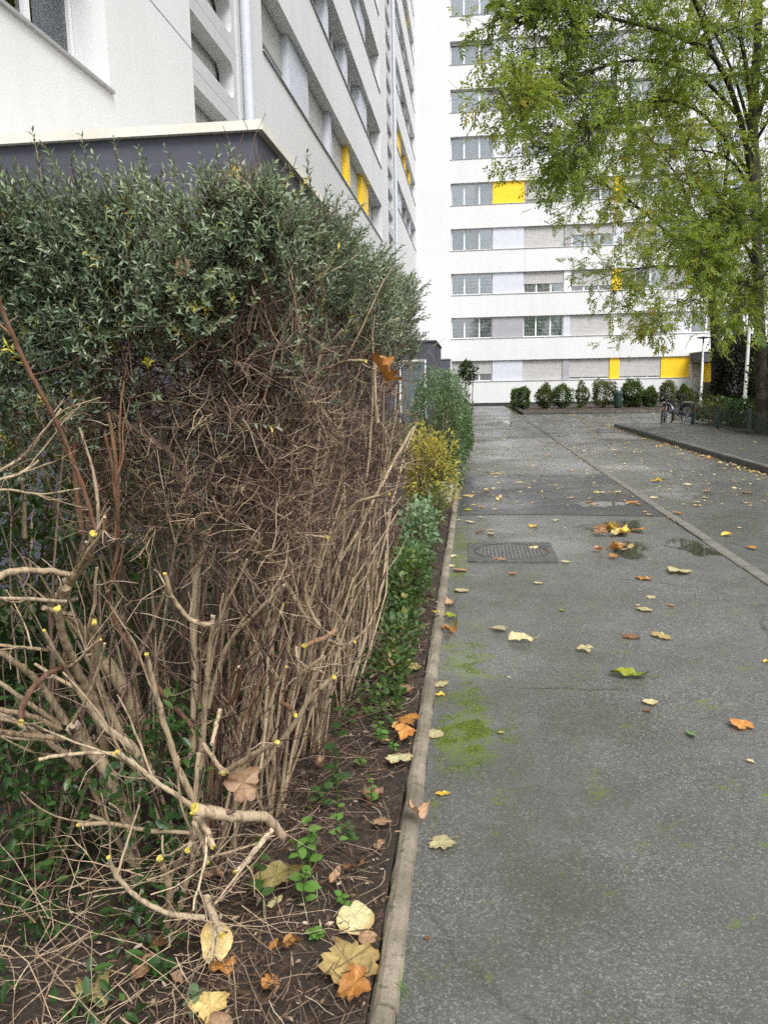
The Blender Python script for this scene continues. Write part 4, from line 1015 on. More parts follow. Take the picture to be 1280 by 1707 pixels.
zl = np.interp(x, [-1.7, -1.15, -.98, -.85, -.7, -.4], [1.08, 1.14, 1.22, 1.46, 1.53, 1.60])+.05*np.sin(x*23)+rng.normal(0, .03, n)
z = zl+(1.82-zl)*rng.random(n)**.75; addsh(shoots(n, x, y, z, rng.normal(.05, .3, n), np.full(n, -.8), np.full(n, .55), (.05, .13)))
n = 1500; x = rng.uniform(-1.7, -.45, n); y = rng.uniform(1.8, 3.9, n); z = rng.uniform(1.55, 1.78, n)
addsh(shoots(n, x, y, z, rng.normal(0, .5, n), rng.normal(0, .5, n), np.full(n, .5), (.06, .14)))
# long leaders that stand up above the clipped top
lead = [(105, 235, 1.78), (180, 262, 1.8), (195, 228, 1.85), (255, 245, 1.82), (310, 236, 1.86), (375, 250, 1.9), (420, 262, 1.86), (465, 285, 1.95), (500, 258, 2.0), (290, 262, 1.9), (40, 268, 1.78), (150, 280, 1.78), (485, 272, 2.05), (560, 345, 2.3), (600, 350, 2.35), (640, 385, 2.7), (690, 470, 3.4), (15, 255, 1.72), (340, 275, 1.9), (235, 285, 1.84), (60, 290, 1.75)]
lp, ld, ll = [], [], []
for _ in range(110):
    Y = 1.75+2.5*fr0.random()**2; X = fr0.uniform(-1.3, -.42); lead.append((None, (X, Y, float(ztop(X, Y))+fr0.uniform(.0, .13)*fr0.random()), Y))
for px, py, Y in lead:
    tip = np.array(at(px, py, Y)) if px is not None else np.array(py); L = rng.uniform(.13, .22); d = nrm(np.array((rng.normal(.1, .25), rng.normal(-.1, .15), 1.0))); lp.append(tip-d*L); ld.append(d); ll.append(L)
SP.append(np.array(lp)); SD.append(np.array(ld)); SL.append(np.array(ll))
# loose sprays hanging lower among the bare twigs
n = 260; x = rng.uniform(-1.2, -.4, n); y = 1.74+.25*rng.random(n)+.15*np.clip(x+.7, 0, 1); addsh(shoots(n, x, y, 1.30+.3*rng.random(n)**.6, rng.normal(0, .5, n), np.full(n, -.6), np.full(n, .3), (.05, .10)))
SP, SD, SL = np.concatenate(SP), np.concatenate(SD), np.concatenate(SL)
ok = SP[:, 0] < -.36+.075*(SP[:, 1]-2); SP, SD, SL = SP[ok], SD[ok], SL[ok]
hole = np.sin(SP[:, 0]*11+SP[:, 2]*9)+np.sin(SP[:, 1]*8+SP[:, 2]*13+2)+np.sin(SP[:, 0]*19-SP[:, 2]*17)
keep = (hole < 1.05) | (rng.random(len(SP)) < .3); SP, SD, SL = SP[keep], SD[keep], SL[keep]
NS = len(SP); ST_ = MB(); LB, LD, LU, LL, LR = [], [], [], [], []
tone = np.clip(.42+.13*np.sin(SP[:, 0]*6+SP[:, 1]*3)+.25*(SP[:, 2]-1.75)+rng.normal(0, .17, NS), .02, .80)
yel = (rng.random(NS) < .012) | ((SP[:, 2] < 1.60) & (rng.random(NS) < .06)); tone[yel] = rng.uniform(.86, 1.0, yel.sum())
for i in range(NS):
    q = wander(SP[i], SD[i], SL[i], 4, .10, .03); tube(ST_, q, np.linspace(.0016, .0008, 5), 3, rng.uniform(0, 1), False)
    k = max(8, int(SL[i]*rng.uniform(130, 210))); t = np.linspace(.12, 1, k)*4; j = np.minimum(t.astype(int), 3); f = (t-j)[:, None]
    b = q[j]*(1-f)+q[j+1]*f; dd = nrm(q[j+1]-q[j]); a = np.arange(k)*2.4+rng.uniform(0, 6); xx, yy, _ = frame(SD[i])
    rdl = np.cos(a)[:, None]*xx+np.sin(a)[:, None]*yy
    LB.append(b); LD.append(rdl*rng.uniform(.5, 1.1, (k, 1))+dd*rng.uniform(.5, 1.1, (k, 1))+rng.normal(0, .12, (k, 3))); LU.append(dd+rdl*.05)
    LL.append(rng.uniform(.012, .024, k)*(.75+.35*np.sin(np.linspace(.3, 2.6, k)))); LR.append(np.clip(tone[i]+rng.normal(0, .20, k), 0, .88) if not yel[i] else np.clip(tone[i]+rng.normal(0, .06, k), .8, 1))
LB, LD, LU = np.concatenate(LB), np.concatenate(LD), np.concatenate(LU); LL, LR = np.concatenate(LL), np.concatenate(LR)
# the nearest leaves are single pieces
dist = np.linalg.norm(LB-np.array(CO), axis=1)+np.where((LB@np.array((-1., 0, 0)) > 1.02), 9, 0)
near = np.argsort(dist)[:260]; far_ = np.ones(len(LB), bool); far_[near] = False
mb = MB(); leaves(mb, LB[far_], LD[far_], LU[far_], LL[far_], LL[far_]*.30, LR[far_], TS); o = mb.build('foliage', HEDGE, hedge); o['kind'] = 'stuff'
tm = []
for v in np.linspace(.05, .98, 12):
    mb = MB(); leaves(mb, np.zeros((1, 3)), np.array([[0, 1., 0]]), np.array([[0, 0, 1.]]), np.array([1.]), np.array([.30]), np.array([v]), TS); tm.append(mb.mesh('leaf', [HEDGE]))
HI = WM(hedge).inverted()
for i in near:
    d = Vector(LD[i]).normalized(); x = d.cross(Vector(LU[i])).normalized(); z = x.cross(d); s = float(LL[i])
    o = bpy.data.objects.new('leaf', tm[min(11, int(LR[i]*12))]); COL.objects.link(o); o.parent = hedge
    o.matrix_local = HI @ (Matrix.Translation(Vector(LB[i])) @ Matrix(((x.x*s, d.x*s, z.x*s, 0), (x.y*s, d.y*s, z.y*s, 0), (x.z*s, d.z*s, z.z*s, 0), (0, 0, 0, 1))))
o = ST_.build('shoots', TWIG, hedge); o['kind'] = 'stuff'
# -- dark leafy undergrowth inside and behind the hedge
n = 5200; x = rng.uniform(-1.75, -.7, n); y = rng.uniform(1.75, 5.2, n); z = rng.uniform(.03, 1.15, n)
k = (x < -1.0) | (z < .55); x, y, z = x[k], y[k], z[k]; n = len(x)
g = np.sin(x*9+z*5)+np.sin(y*6-z*8); k = g > -.5; B = np.stack([x, y, z], 1)[k]; n = len(B)
x2 = rng.uniform(-1.35, -.74, 2000); B2 = np.stack([x2, rng.uniform(1.66, 2.15, 2000), rng.uniform(.04, .62, 2000)], 1); k2 = (np.sin(B2[:, 0]*14)+np.sin(B2[:, 2]*17+1)) > -.2
B3 = np.stack([rng.uniform(-1.25, -.62, 420), rng.uniform(1.36, 1.75, 420), rng.uniform(.03, .16, 420)], 1); B3 = B3[(np.sin(B3[:, 0]*21)+np.sin(B3[:, 1]*27)) > .35]
B = np.concatenate([B, B2[k2], B3]); n = len(B)
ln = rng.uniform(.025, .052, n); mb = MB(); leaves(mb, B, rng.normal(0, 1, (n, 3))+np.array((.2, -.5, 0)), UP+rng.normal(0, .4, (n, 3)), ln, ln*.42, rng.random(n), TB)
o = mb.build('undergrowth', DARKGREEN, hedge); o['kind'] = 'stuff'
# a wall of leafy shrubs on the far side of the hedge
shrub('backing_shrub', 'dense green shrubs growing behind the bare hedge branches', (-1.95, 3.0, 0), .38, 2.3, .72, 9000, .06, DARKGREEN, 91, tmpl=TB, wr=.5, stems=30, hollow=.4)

# ================================================================ FALLEN LEAVES
def fallen_mesh(shape, curl, seed, stem=True):
    r = random.Random(seed); n = 52; V = [(0, 0, .01)]; ring = []
    ph = [r.uniform(0, 6.28) for _ in range(8)]; amp = [r.uniform(.75, 1.12) for _ in range(5)]
    # broad shallow-lobed outline, each side with its own distortion
    half = [(0, -.26), (.10, -.36), (.24, -.37), (.36, -.29), (.35, -.19), (.44, -.12), (.52, .02), (.42, .05), (.37, .12), (.40, .22), (.28, .22), (.20, .20), (.18, .30), (.21, .37), (.10, .40), (0, .52)]
    rt = [(x*r.uniform(.88, 1.1), y*r.uniform(.92, 1.08)) for x, y in half]; lt = [(-x*r.uniform(.88, 1.1), y*r.uniform(.92, 1.08)) for x, y in half]
    pol = sorted([(math.atan2(y, x) % (2*math.pi), math.hypot(x, y)) for x, y in rt+lt[1:-1]]); pol = [(pol[-1][0]-2*math.pi, pol[-1][1])]+pol+[(pol[0][0]+2*math.pi, pol[0][1])]
    def lob(a): return float(np.interp(a % (2*math.pi), [p[0] for p in pol], [p[1] for p in pol]))
    def notch(b, w): return math.exp(-((((b+math.pi) % (2*math.pi))-math.pi)/w)**2)
    for i in range(n):
        a = i*2*math.pi/n; b = a+math.pi/2          # the stem leaves at -90 degrees
        if shape == 'lobed':
            R = lob(a)+.010*math.sin(17*a+ph[0])+.008*math.sin(29*a+ph[1])
        elif shape == 'heart': R = .44+.05*math.sin(a)+.05*math.sin(2*a+ph[2])+.03*math.sin(3*a+ph[3])-.20*notch(b, .22)+.006*math.sin(15*a+ph[1])
        else: R = .5/math.sqrt((math.cos(a)/.5)**2+(math.sin(a)/1.0)**2)+.010*math.sin(14*a+ph[1])+.02*math.sin(3*a+ph[2])
        ring.append((a, R))
    tw = r.uniform(-.5, .5)
    for k in (.4, .75, 1.0):
        for a, R in ring:
            x, y = R*k*math.cos(a), R*k*math.sin(a)
            z = curl*((x*1.5+tw*y)**2*.9+.4*y*y)+curl*.16*k*k*math.sin(3*a+ph[4])+.05*k*math.sin(5*a+ph[5])*(curl+.15)+.025*k*math.sin(11*a+ph[6])*(curl+.2)-.025*math.cos(5*(a-math.pi/2))*k
            V.append((x*(1-.25*curl*abs(x)), y, z+.012))
    zmin = min(v[2] for v in V); V = [(x, y, z-zmin) for x, y, z in V]
    mb = MB(); F3 = [(0, 1+i, 1+(i+1) % n) for i in range(n)]; F4 = [(1+l*n+i, 1+l*n+n+i, 1+l*n+n+(i+1) % n, 1+l*n+(i+1) % n) for l in (0, 1) for i in range(n)]
    mb.add(V, F3); mb.F.setdefault(4, []).append(np.array(F4)); mb.R.setdefault(4, []).append(np.full(len(F4), .5)); mb.M.setdefault(4, []).append(np.zeros(len(F4)))
    if stem:
        q = spline([(0, -.2, V[0][2]+.01), (.03, -.42, .04), (r.uniform(-.12, .12), -.6, .05), (r.uniform(-.25, .25), -.8, .02)], 3); tube(mb, q, np.linspace(.012, .008, len(q)), 4, .5)
    return mb.mesh('fallen_leaf', [], smooth=True)
def fallmat(name, c, spot, rough=.5, spots=.6):
    t = NT(name); oi = t.n('ShaderNodeObjectInfo'); mp = t.n('ShaderNodeVectorMath', operation='ADD'); t.l(t.tc, 'Object', mp, 0)
    cv = t.n('ShaderNodeCombineXYZ'); t.t.links.new(t.math('MULTIPLY', oi.outputs['Random'], 40.0), cv.inputs[0]); t.l(cv, 0, mp, 1)
    a = t.noise(3.2, 5, .6, mp.outputs[0]); b = t.noise(14, 4, .6, mp.outputs[0])
    col = t.ramp(a, [(.3, tuple(x*.72 for x in c)), (.55, c), (.75, tuple(min(1, x*1.12) for x in c))])
    col = t.mix(t.ramp(b, [(.56, 0.0), (.70, spots)]), col, spot)
    X, Y, Z = t.xyz()
    # veins fan out from the stalk, the margin browns
    Ys = t.math('ADD', Y, .27); an = t.math('ARCTAN2', X, Ys); rr = t.math('SQRT', t.math('ADD', t.math('MULTIPLY', X, X), t.math('MULTIPLY', Ys, Ys)))
    fd = t.math('MULTIPLY', t.math('ABSOLUTE', t.math('SUBTRACT', t.math('FRACT', t.math('ADD', t.math('DIVIDE', an, .62), .5)), .5)), t.math('MULTIPLY', rr, .62))
    col = t.mix(t.ramp(fd, [(0, .65), (.009, .35), (.02, .0)]), col, tuple(x*.55 for x in c))
    rc = t.math('SQRT', t.math('ADD', t.math('MULTIPLY', X, X), t.math('MULTIPLY', Y, Y)))
    col = t.mix(t.ramp(t.math('ADD', rc, t.math('MULTIPLY', a, .35)), [(.50, 0.0), (.66, .75)]), col, spot)
    hs_ = t.n('ShaderNodeHueSaturation'); t.t.links.new(col, hs_.inputs['Color']); t.t.links.new(t.math('MULTIPLY_ADD', oi.outputs['Random'], .5, .75), hs_.inputs['Value'])
    t.t.links.new(hs_.outputs[0], t.b.inputs['Base Color']); t.rough(rough); t.spec(.5)
    tr = t.n('ShaderNodeBsdfTranslucent'); t.t.links.new(hs_.outputs[0], tr.inputs[0]); mx = t.n('ShaderNodeMixShader'); mx.inputs[0].default_value = .2
    t.l(t.b, 0, mx, 1); t.l(tr, 0, mx, 2); t.l(mx, 0, t.o, 0); t.bump(b, .25, .01); return t.m
FM = {'pale': fallmat('pale_yellow_leaf', (.62, .56, .30), (.40, .26, .10)), 'yellow': fallmat('yellow_leaf', (.74, .52, .07), (.50, .22, .03)), 'ochre': fallmat('ochre_leaf', (.62, .46, .18), (.32, .18, .06)),
      'orange': fallmat('orange_leaf', (.56, .25, .06), (.28, .10, .03)), 'brown': fallmat('brown_leaf', (.26, .13, .06), (.10, .05, .025)), 'lime': fallmat('yellow_green_leaf', (.34, .40, .03), (.10, .10, .02)),
      'green': fallmat('green_leaf', (.17, .28, .10), (.08, .12, .04)), 'tan': fallmat('tan_leaf', (.46, .29, .17), (.22, .11, .06)), 'olive': fallmat('olive_leaf', (.30, .25, .09), (.18, .12, .04))}
WORD = {'pale': 'pale yellow', 'yellow': 'bright yellow', 'ochre': 'ochre', 'orange': 'orange', 'brown': 'dark brown', 'lime': 'yellow-green', 'green': 'green', 'tan': 'tan', 'olive': 'olive yellow'}
SHP = {}
for sh in ('lobed', 'heart', 'oval'):
    SHP[sh] = [fallen_mesh(sh, c, 10*k+len(sh), k != 1) for k, c in enumerate((.06, .13, .30, .8))]
fr = random.Random(5)
def drop(p, size, colr, shape=None, curl=None, rz=None, tilt=.12, label=None, group=None, rot=None, dz=.003):
    shape = shape or fr.choice(['lobed', 'heart', 'oval', 'lobed', 'heart']); me = SHP[shape][fr.choice([0, 0, 1, 1, 1, 2, 3]) if curl is None else curl]
    o = bpy.data.objects.new('fallen_leaf', me); COL.objects.link(o)
    if len(me.materials) == 0: me.materials.append(FM['pale'])
    o.material_slots[0].link = 'OBJECT'; o.material_slots[0].material = FM[colr]
    t = fr.uniform(-tilt, tilt); t2 = fr.uniform(-tilt, tilt)
    o.rotation_euler = rot or (t, t2, fr.uniform(0, 6.28) if rz is None else rz); s = size*1.02; o.scale = (s, s, s)
    o.location = (p[0], p[1], p[2]+dz+(abs(t)+abs(t2))*size*.30)
    return tag(o, label, 'leaf', group)
ZP = .006
def dropx(px, py, wpx, colr, z=ZP, **k):
    p = atg(px, py, z); d = (p-CO).length; return drop(p, wpx*d/FPX, colr, **k)
CURLW = ['flat', 'slightly curved', 'curled', 'tightly curled']; SHW = {'lobed': 'lobed', 'heart': 'heart-shaped', 'oval': 'oval'}
def relabel(o, colr, where, group):
    me = o.data; sh, cu = [(s, i) for s in SHP for i, m in enumerate(SHP[s]) if m == me][0]; x, y = o.location.x, o.location.y
    if where is None:
        if x < 2.03: where = 'on the footpath before the dark patch' if y < 8.4 else ('on the dark resurfaced patch' if y < 12.3 else ('on the footpath just past the dark patch' if y < 20 else 'on the footpath towards the far block'))
        elif x < 2.13: where = 'on the flush edging stones'
        else: where = 'on the roadway beside the leaf-filled puddle' if y < 10 else ('on the roadway between edging and pavement kerb' if y < 18 else 'on the far roadway before the bed kerb')
    s = o.scale.x; sz = 'small ' if s < .075 else ('large ' if s > .125 else '')
    tag(o, '%s%s %s %s leaf %s' % (sz, CURLW[cu], WORD[colr], SHW[sh], where), 'leaf', group); return o
def lab(colr, where): return 'fallen %s leaf %s' % (WORD[colr], where)
ONP = 'on the grey asphalt footpath'
# leaves that can be picked out singly
dropx(1047, 1128, 58, 'lime', shape='oval', curl=2, rz=1.4, label='curled yellow-green leaf with dark spots on the asphalt, largest of the curled ones')
dropx(1234, 1211, 40, 'orange', shape='lobed', curl=1, rz=.4, label='orange three-lobed leaf with a long stalk lying alone on the asphalt')
dropx(1151, 1226, 23, 'green', shape='oval', curl=2, label='small green leaf lying on the asphalt near the stalked orange leaf')
dropx(737, 1408, 48, 'pale', shape='lobed', curl=0, rz=2.2, label='pale lobed leaf on the asphalt just off the kerb, beside the brown curled leaf')
dropx(691, 1362, 42, 'tan', z=.05, shape='lobed', curl=3, rz=.6, tilt=.5, label='crumpled brown leaf draped over the top of the kerb')
dropx(738, 1325, 24, 'yellow', shape='oval', curl=1, label='small bright yellow leaf on the asphalt by the kerb')
dropx(582, 1608, 98, 'ochre', z=.035, shape='lobed', curl=1, rz=.5, tilt=.25, label='very large ochre leaf lying on the soil against the kerb')
dropx(592, 1656, 58, 'orange', z=.03, shape='lobed', curl=2, rz=2.0, tilt=.4, label='rust-orange torn leaf tucked under the very large ochre one')
dropx(591, 1536, 66, 'pale', z=.03, shape='heart', curl=1, rz=3.6, tilt=.2, label='cream heart-shaped leaf on the soil next to the very large ochre one')
dropx(360, 1578, 56, 'ochre', z=.09, shape='heart', curl=1, rz=.2, rot=(.9, .2, .4), label='yellow-tan leaf propped upright against the cut hedge stems')
dropx(372, 1618, 44, 'orange', z=.03, shape='lobed', curl=2, label='orange-brown leaf on the soil under the propped yellow-tan one')
dropx(482, 1580, 36, 'orange', z=.03, shape='oval', curl=3, label='curled rust leaf on bare soil between the hedge foot and kerb')
dropx(462, 1474, 84, 'olive', z=.05, shape='oval', curl=2, rz=1.9, tilt=.3, label='long folded olive-yellow leaf lying under the weed sprigs')
dropx(150, 1672, 60, 'olive', z=.03, shape='lobed', curl=3, rz=1.0, label='big dull olive leaf on the ground under the dead stalks')
dropx(352, 1686, 62, 'ochre', z=.03, shape='lobed', curl=2, label='ochre leaf on the soil at the very foot of the hedge')
dropx(632, 1410, 26, 'tan', z=.03, shape='oval', curl=1, label='small pinkish tan leaf on dark soil near the kerb')
dropx(622, 1334, 40, 'brown', z=.035, shape='lobed', curl=3, label='dark brown shrivelled leaf on the soil by the hedge foot')
dropx(681, 1203, 42, 'orange', z=.05, shape='lobed', curl=1, rz=1.0, tilt=.3, label='vivid orange leaf resting against the soil side of the kerb, upper of a pair')
dropx(674, 1227, 40, 'orange', z=.045, shape='lobed', curl=2, rz=3.0, tilt=.3, label='red-orange leaf with a yellow tip beneath the vivid orange one at the kerb')
dropx(666, 1268, 48, 'pale', z=.03, shape='lobed', curl=1, rz=.2, label='cream leaf on the soil below the pair of orange leaves')
dropx(652, 1180, 38, 'tan', z=.03, shape='lobed', curl=2, label='tan leaf on the soil above the pair of orange leaves')
dropx(672, 1155, 40, 'tan', z=.03, shape='heart', curl=2, label='light brown leaf on the soil where the moss begins across the kerb')
dropx(725, 1224, 34, 'pale', shape='heart', curl=0, label='cream heart-shaped leaf on the path beside the bright moss')
dropx(735, 1143, 26, 'pale', shape='heart', curl=0, label='small cream leaf on the mossy path edge')
dropx(752, 1030, 26, 'lime', shape='lobed', curl=2, label='yellow-green leaf between two brown ones at the path edge')
dropx(752, 1011, 26, 'tan', shape='lobed', curl=3, label='brown curled leaf at the path edge, above the yellow-green one')
dropx(750, 1053, 32, 'orange', shape='lobed', curl=3, label='rusty curled leaf at the path edge, below the yellow-green one')
dropx(728, 1022, 22, 'yellow', z=.05, shape='oval', curl=1, label='yellow leaf lying across the kerb top')
# leaves caught in the hedge
def caught(px, py, Y, wpx, colr, shape, rot, label, curl=2):
    p = at(px, py, Y); drop(p, wpx*(p-CO).length/FPX, colr, shape, curl, label=label, rot=rot, dz=0)
caught(632, 624, 2.30, 66, 'orange', 'lobed', (1.0, -.35, 1.9), 'large orange leaf caught upright on a bare hedge twig', 3)
caught(391, 299, 1.88, 40, 'yellow', 'oval', (1.3, .2, .3), 'yellow leaf with red edges caught in the top of the hedge')
caught(302, 446, 1.70, 44, 'tan', 'oval', (1.2, .5, .7), 'pinkish brown leaf caught on the leafy face of the hedge')
caught(405, 1306, 1.68, 64, 'tan', 'lobed', (1.35, .9, .2), 'folded tan leaf wedged among the lower hedge branches')
caught(195, 372, 1.74, 24, 'orange', 'oval', (1.1, .3, 1.2), 'small russet leaf half hidden in the hedge top')
# path leaves placed by eye
PL = [(832, 1050, 34, 'pale'), (869, 1068, 40, 'pale'), (974, 1085, 31, 'pale'), (769, 985, 28, 'pale'), (897, 973, 18, 'pale'), (1072, 1017, 27, 'pale'), (1085, 997, 17, 'pale'),
      (1131, 955, 44, 'pale'), (854, 957, 17, 'orange'), (1101, 1063, 33, 'ochre'), (1050, 1062, 29, 'brown'), (1073, 966, 28, 'orange'), (1083, 1172, 28, 'pale'), (1077, 1186, 13, 'brown'),
      (1278, 1104, 16, 'yellow'), (733, 1160, 17, 'yellow'), (780, 851, 15, 'lime'), (783, 871, 19, 'pale'), (762, 868, 15, 'pale'), (801, 863, 13, 'pale'), (800, 888, 22, 'brown'), (818, 891, 22, 'pale'), (790, 906, 15, 'lime'),
      (889, 914, 18, 'pale'), (832, 934, 26, 'tan'), (918, 920, 14, 'brown'), (942, 937, 18, 'pale'), (988, 930, 16, 'pale'), (1024, 926, 18, 'yellow'), (1040, 927, 22, 'tan'), (1046, 934, 16, 'pale'),
      (755, 928, 16, 'pale'), (752, 944, 14, 'pale'), (765, 952, 26, 'tan'), (1115, 930, 20, 'pale'), (1080, 902, 12, 'pale'), (966, 898, 8, 'ochre'), (942, 881, 5, 'pale'), (935, 1018, 11, 'lime'), (1118, 1010, 12, 'orange'),
      (760, 832, 18, 'tan'), (782, 828, 22, 'ochre'), (814, 828, 9, 'brown'), (802, 846, 16, 'tan'), (909, 830, 10, 'tan'), (949, 830, 12, 'pale'), (1000, 822, 18, 'pale'), (1029, 821, 16, 'pale'), (980, 838, 14, 'orange'), (990, 842, 16, 'tan'),
      (1053, 838, 24, 'orange'), (1088, 830, 14, 'pale'), (1253, 914, 20, 'orange'), (1210, 893, 18, 'yellow'), (1232, 880, 8, 'pale'), (1128, 856, 16, 'orange'), (1100, 798, 18, 'lime'), (1093, 803, 16, 'yellow'),
      (1160, 838, 16, 'pale'), (1178, 820, 18, 'tan'), (1175, 830, 10, 'pale'), (1243, 821, 16, 'brown'), (1145, 809, 18, 'pale'), (1063, 1010, 9, 'pale'), (848, 1130, 8, 'pale'), (1250, 1270, 12, 'pale'), (835, 1222, 12, 'ochre'), (712, 1566, 10, 'brown')]
for px, py, w, cl in PL:
    if py < 945 and 1140 > px and px > 960 and py > 860: continue
    relabel(dropx(px, py, w, cl, curl=fr.choice([0, 0, 1, 1, 2])), cl, None, 'leaves scattered on path and road')
# the heap in the puddle
for i in range(20):
    px = fr.gauss(1030, 22); py = fr.gauss(881, 7) if i < 13 else fr.gauss(915, 9); cl = fr.choice(['orange', 'yellow', 'orange', 'tan', 'ochre', 'yellow', 'brown', 'pale'])
    relabel(dropx(px, py, fr.uniform(16, 30), cl, z=.011+.006*(i % 4), tilt=.2), cl, 'heaped in the puddle', 'leaves in the puddle')
# scatter along path, road and kerbs
cnt = 0
for i in range(84):
    Y = 7.5+(fr.random()**1.25)*22; X = fr.uniform(-.1, 4.3)
    if fr.random() < .3: X = min(4.3, abs(fr.gauss(0, .5)))
    cl = fr.choices(['pale', 'yellow', 'ochre', 'tan', 'orange', 'lime', 'brown'], [9, 1.5, 4, 3, 1, .7, 1])[0]
    relabel(drop((X, Y, ZP+.004 if 8.3 < Y < 12.4 and X < 2.03 else ZP), fr.uniform(.05, .13), cl), cl, None, 'leaves scattered on path and road')
for i in range(30):
    Y = 12+fr.random()*13; X = 4.36-abs(fr.gauss(0, .16)); cl = fr.choice(['tan', 'orange', 'brown', 'tan', 'ochre', 'pale'])
    relabel(drop((X, Y, ZP), fr.uniform(.07, .13), cl, tilt=.3), cl, 'drifted against the pavement kerb', 'leaves drifted against the pavement kerb')
for i in range(18):
    Y = 9+fr.random()*15; X = fr.uniform(4.6, 6.5); cl = fr.choice(['tan', 'yellow', 'pale', 'lime'])
    relabel(drop((X, Y, .102), fr.uniform(.06, .12), cl), cl, 'on the raised pavement before the fence', 'leaves on the raised pavement')
for i in range(48):
    Y = 1.35+fr.random()**1.2*5.5; X = fr.uniform(-.66, -.26) if i % 3 else fr.uniform(-1.1, -.5); cl = fr.choices(['brown', 'tan', 'orange', 'ochre', 'pale', 'olive'], [4, 4, 2, 2, 1.4, 1])[0]
    relabel(drop((X, Y, .03), fr.uniform(.035, .08), cl, tilt=.45), cl, 'on the soil strip under the hedge', 'leaves on the soil under the hedge')
# loose litter nobody could count: crumbs, bits of stalk, far leaves
lit = MB()
n = 13000; x = rng.uniform(-1.5, -.235, n); y = .95+rng.random(n)**1.5*8; B = np.stack([x, y, .020+.025*rng.random(n)], 1); ln = .005+.026*rng.random(n)**1.8
leaves(lit, B, rng.normal(0, 1, (n, 3))*np.array((1, 1, .35)), UP+rng.normal(0, .5, (n, 3)), ln, ln*rng.uniform(.12, .5, n), rng.random(n), TB)
for _ in range(3000):
    p = np.array((rng.uniform(-.72, -.25) if rng.random() < .6 else rng.uniform(-1.4, -.6), 1.2+rng.random()**1.7*4, .022+.02*rng.random())); q = wander(p, (rng.normal(0, 1), rng.normal(0, 1), .12), rng.uniform(.03, .16), 4, .2, 0); q[:, 2] = np.maximum(q[:, 2], .018); q[:, 0] = np.minimum(q[:, 0], -.24); tube(lit, q, rng.uniform(.0006, .0016), 3, rng.uniform(.3, 1)**1.3, False)
o = lit.build('leaf_litter', leafmat('litter', [(0, (.03, .016, .011)), (.35, (.075, .04, .025)), (.65, (.16, .105, .066)), (.88, (.31, .22, .145)), (1, (.56, .47, .34))], .7, .1)); tag(o, kind='stuff', label='brown crumbs of leaf and bark covering the soil strip', cat='litter')
far_l = MB(); n = 3000; y = 9+rng.random(n)*27; x = np.where(rng.random(n) < .3, 4.38-np.abs(rng.normal(0, .12, n)), rng.uniform(-.1, 4.3, n)); ln = rng.uniform(.02, .07, n)
x2 = rng.uniform(2.5, 9, 700); y2 = rng.uniform(25.2, 42, 700); x = np.concatenate([x, x2]); y = np.concatenate([y, y2]); ln = np.concatenate([ln, rng.uniform(.05, .10, 700)]); n += 700
zz = np.where((y > 36.4) & (x > 2.3), .075, .012)
B = np.stack([x, y, zz], 1); leaves(far_l, B, np.stack([rng.normal(0, 1, n), rng.normal(0, 1, n), np.zeros(n)], 1), UP+rng.normal(0, .15, (n, 3)), ln, ln*.75, rng.random(n), TS)
o = far_l.build('distant_leaves', leafmat('far_fallen', [(0, (.20, .12, .05)), (.3, (.40, .27, .12)), (.6, (.55, .42, .16)), (.8, (.62, .50, .12)), (1, (.70, .62, .35))], .6, .1)); tag(o, kind='stuff', label='thin scatter of small leaves and crumbs over the far roadway', cat='leaves')

# ================================================================ WEEDS AND GRASS ON THE VERGE
mbw = MB(); leaves(mbw, np.zeros((1, 3)), np.array([[0, 1., 0]]), np.array([[0, 0, 1.]]), np.array([1.]), np.array([.62]), np.array([.5]), TB); LEAFM = mbw.mesh('leaf', [BRIGHT], smooth=True)
def weed(px, py, Y, h, n, L, label, mat=BRIGHT, seed=1, lean=(0, 0)):
    r = random.Random(seed); top = at(px, py, Y); base = Vector((top.x-lean[0], Y-lean[1]+.02, .02)); root = empty('weed', base, 0, label, 'plant', 'seedlings and weeds along the foot of the hedge')
    q = spline([tuple(base), tuple(base.lerp(top, .5)+Vector((r.uniform(-.02, .02), r.uniform(-.02, .02), 0))), tuple(top)], 5); mb = MB(); tube(mb, q, np.linspace(.0022, .001, len(q)), 5, .5); mb.build('stem', MIDGREEN, root, smooth=True)
    W = WM(root).inverted()
    for i in range(n):
        t = .35+.65*i/max(1, n-1); p = Vector(q[min(len(q)-1, int(t*(len(q)-1)))]); a = i*2.4+r.uniform(0, 1); d = Vector((math.cos(a), math.sin(a), r.uniform(-.15, .35))).normalized()
        if i == n-1: d = Vector((0, -.6, .6)).normalized()
        u = Vector((r.uniform(-.25, .25), -.35, 1)); x = d.cross(u).normalized(); z = x.cross(d); s = L*r.uniform(.7, 1.15)*(1-.25*t)
        o = bpy.data.objects.new('leaf', LEAFM); COL.objects.link(o); o.parent = root
        if mat is not BRIGHT: o.material_slots[0].link = 'OBJECT'; o.material_slots[0].material = mat
        o.matrix_local = W @ (Matrix.Translation(p) @ Matrix(((x.x*s, d.x*s, z.x*s, 0), (x.y*s, d.y*s, z.y*s, 0), (x.z*s, d.z*s, z.z*s, 0), (0, 0, 0, 1))))
weed(516, 1348, 1.95, .1, 9, .058, 'bright green sprig with toothed leaves rising highest among the weeds', seed=1)
weed(490, 1405, 1.86, .1, 6, .056, 'bright green three-leaved sprig beside the olive folded leaf', seed=2)
weed(510, 1452, 1.84, .1, 5, .052, 'green low sprig just above the cream heart-shaped leaf', seed=3)
weed(566, 1320, 2.1, .1, 7, .04, 'small green weed at the hedge foot near the kerb', seed=4)
weed(615, 1295, 2.35, .1, 9, .034, 'fine ferny green weed on the soil by the kerb', seed=5)
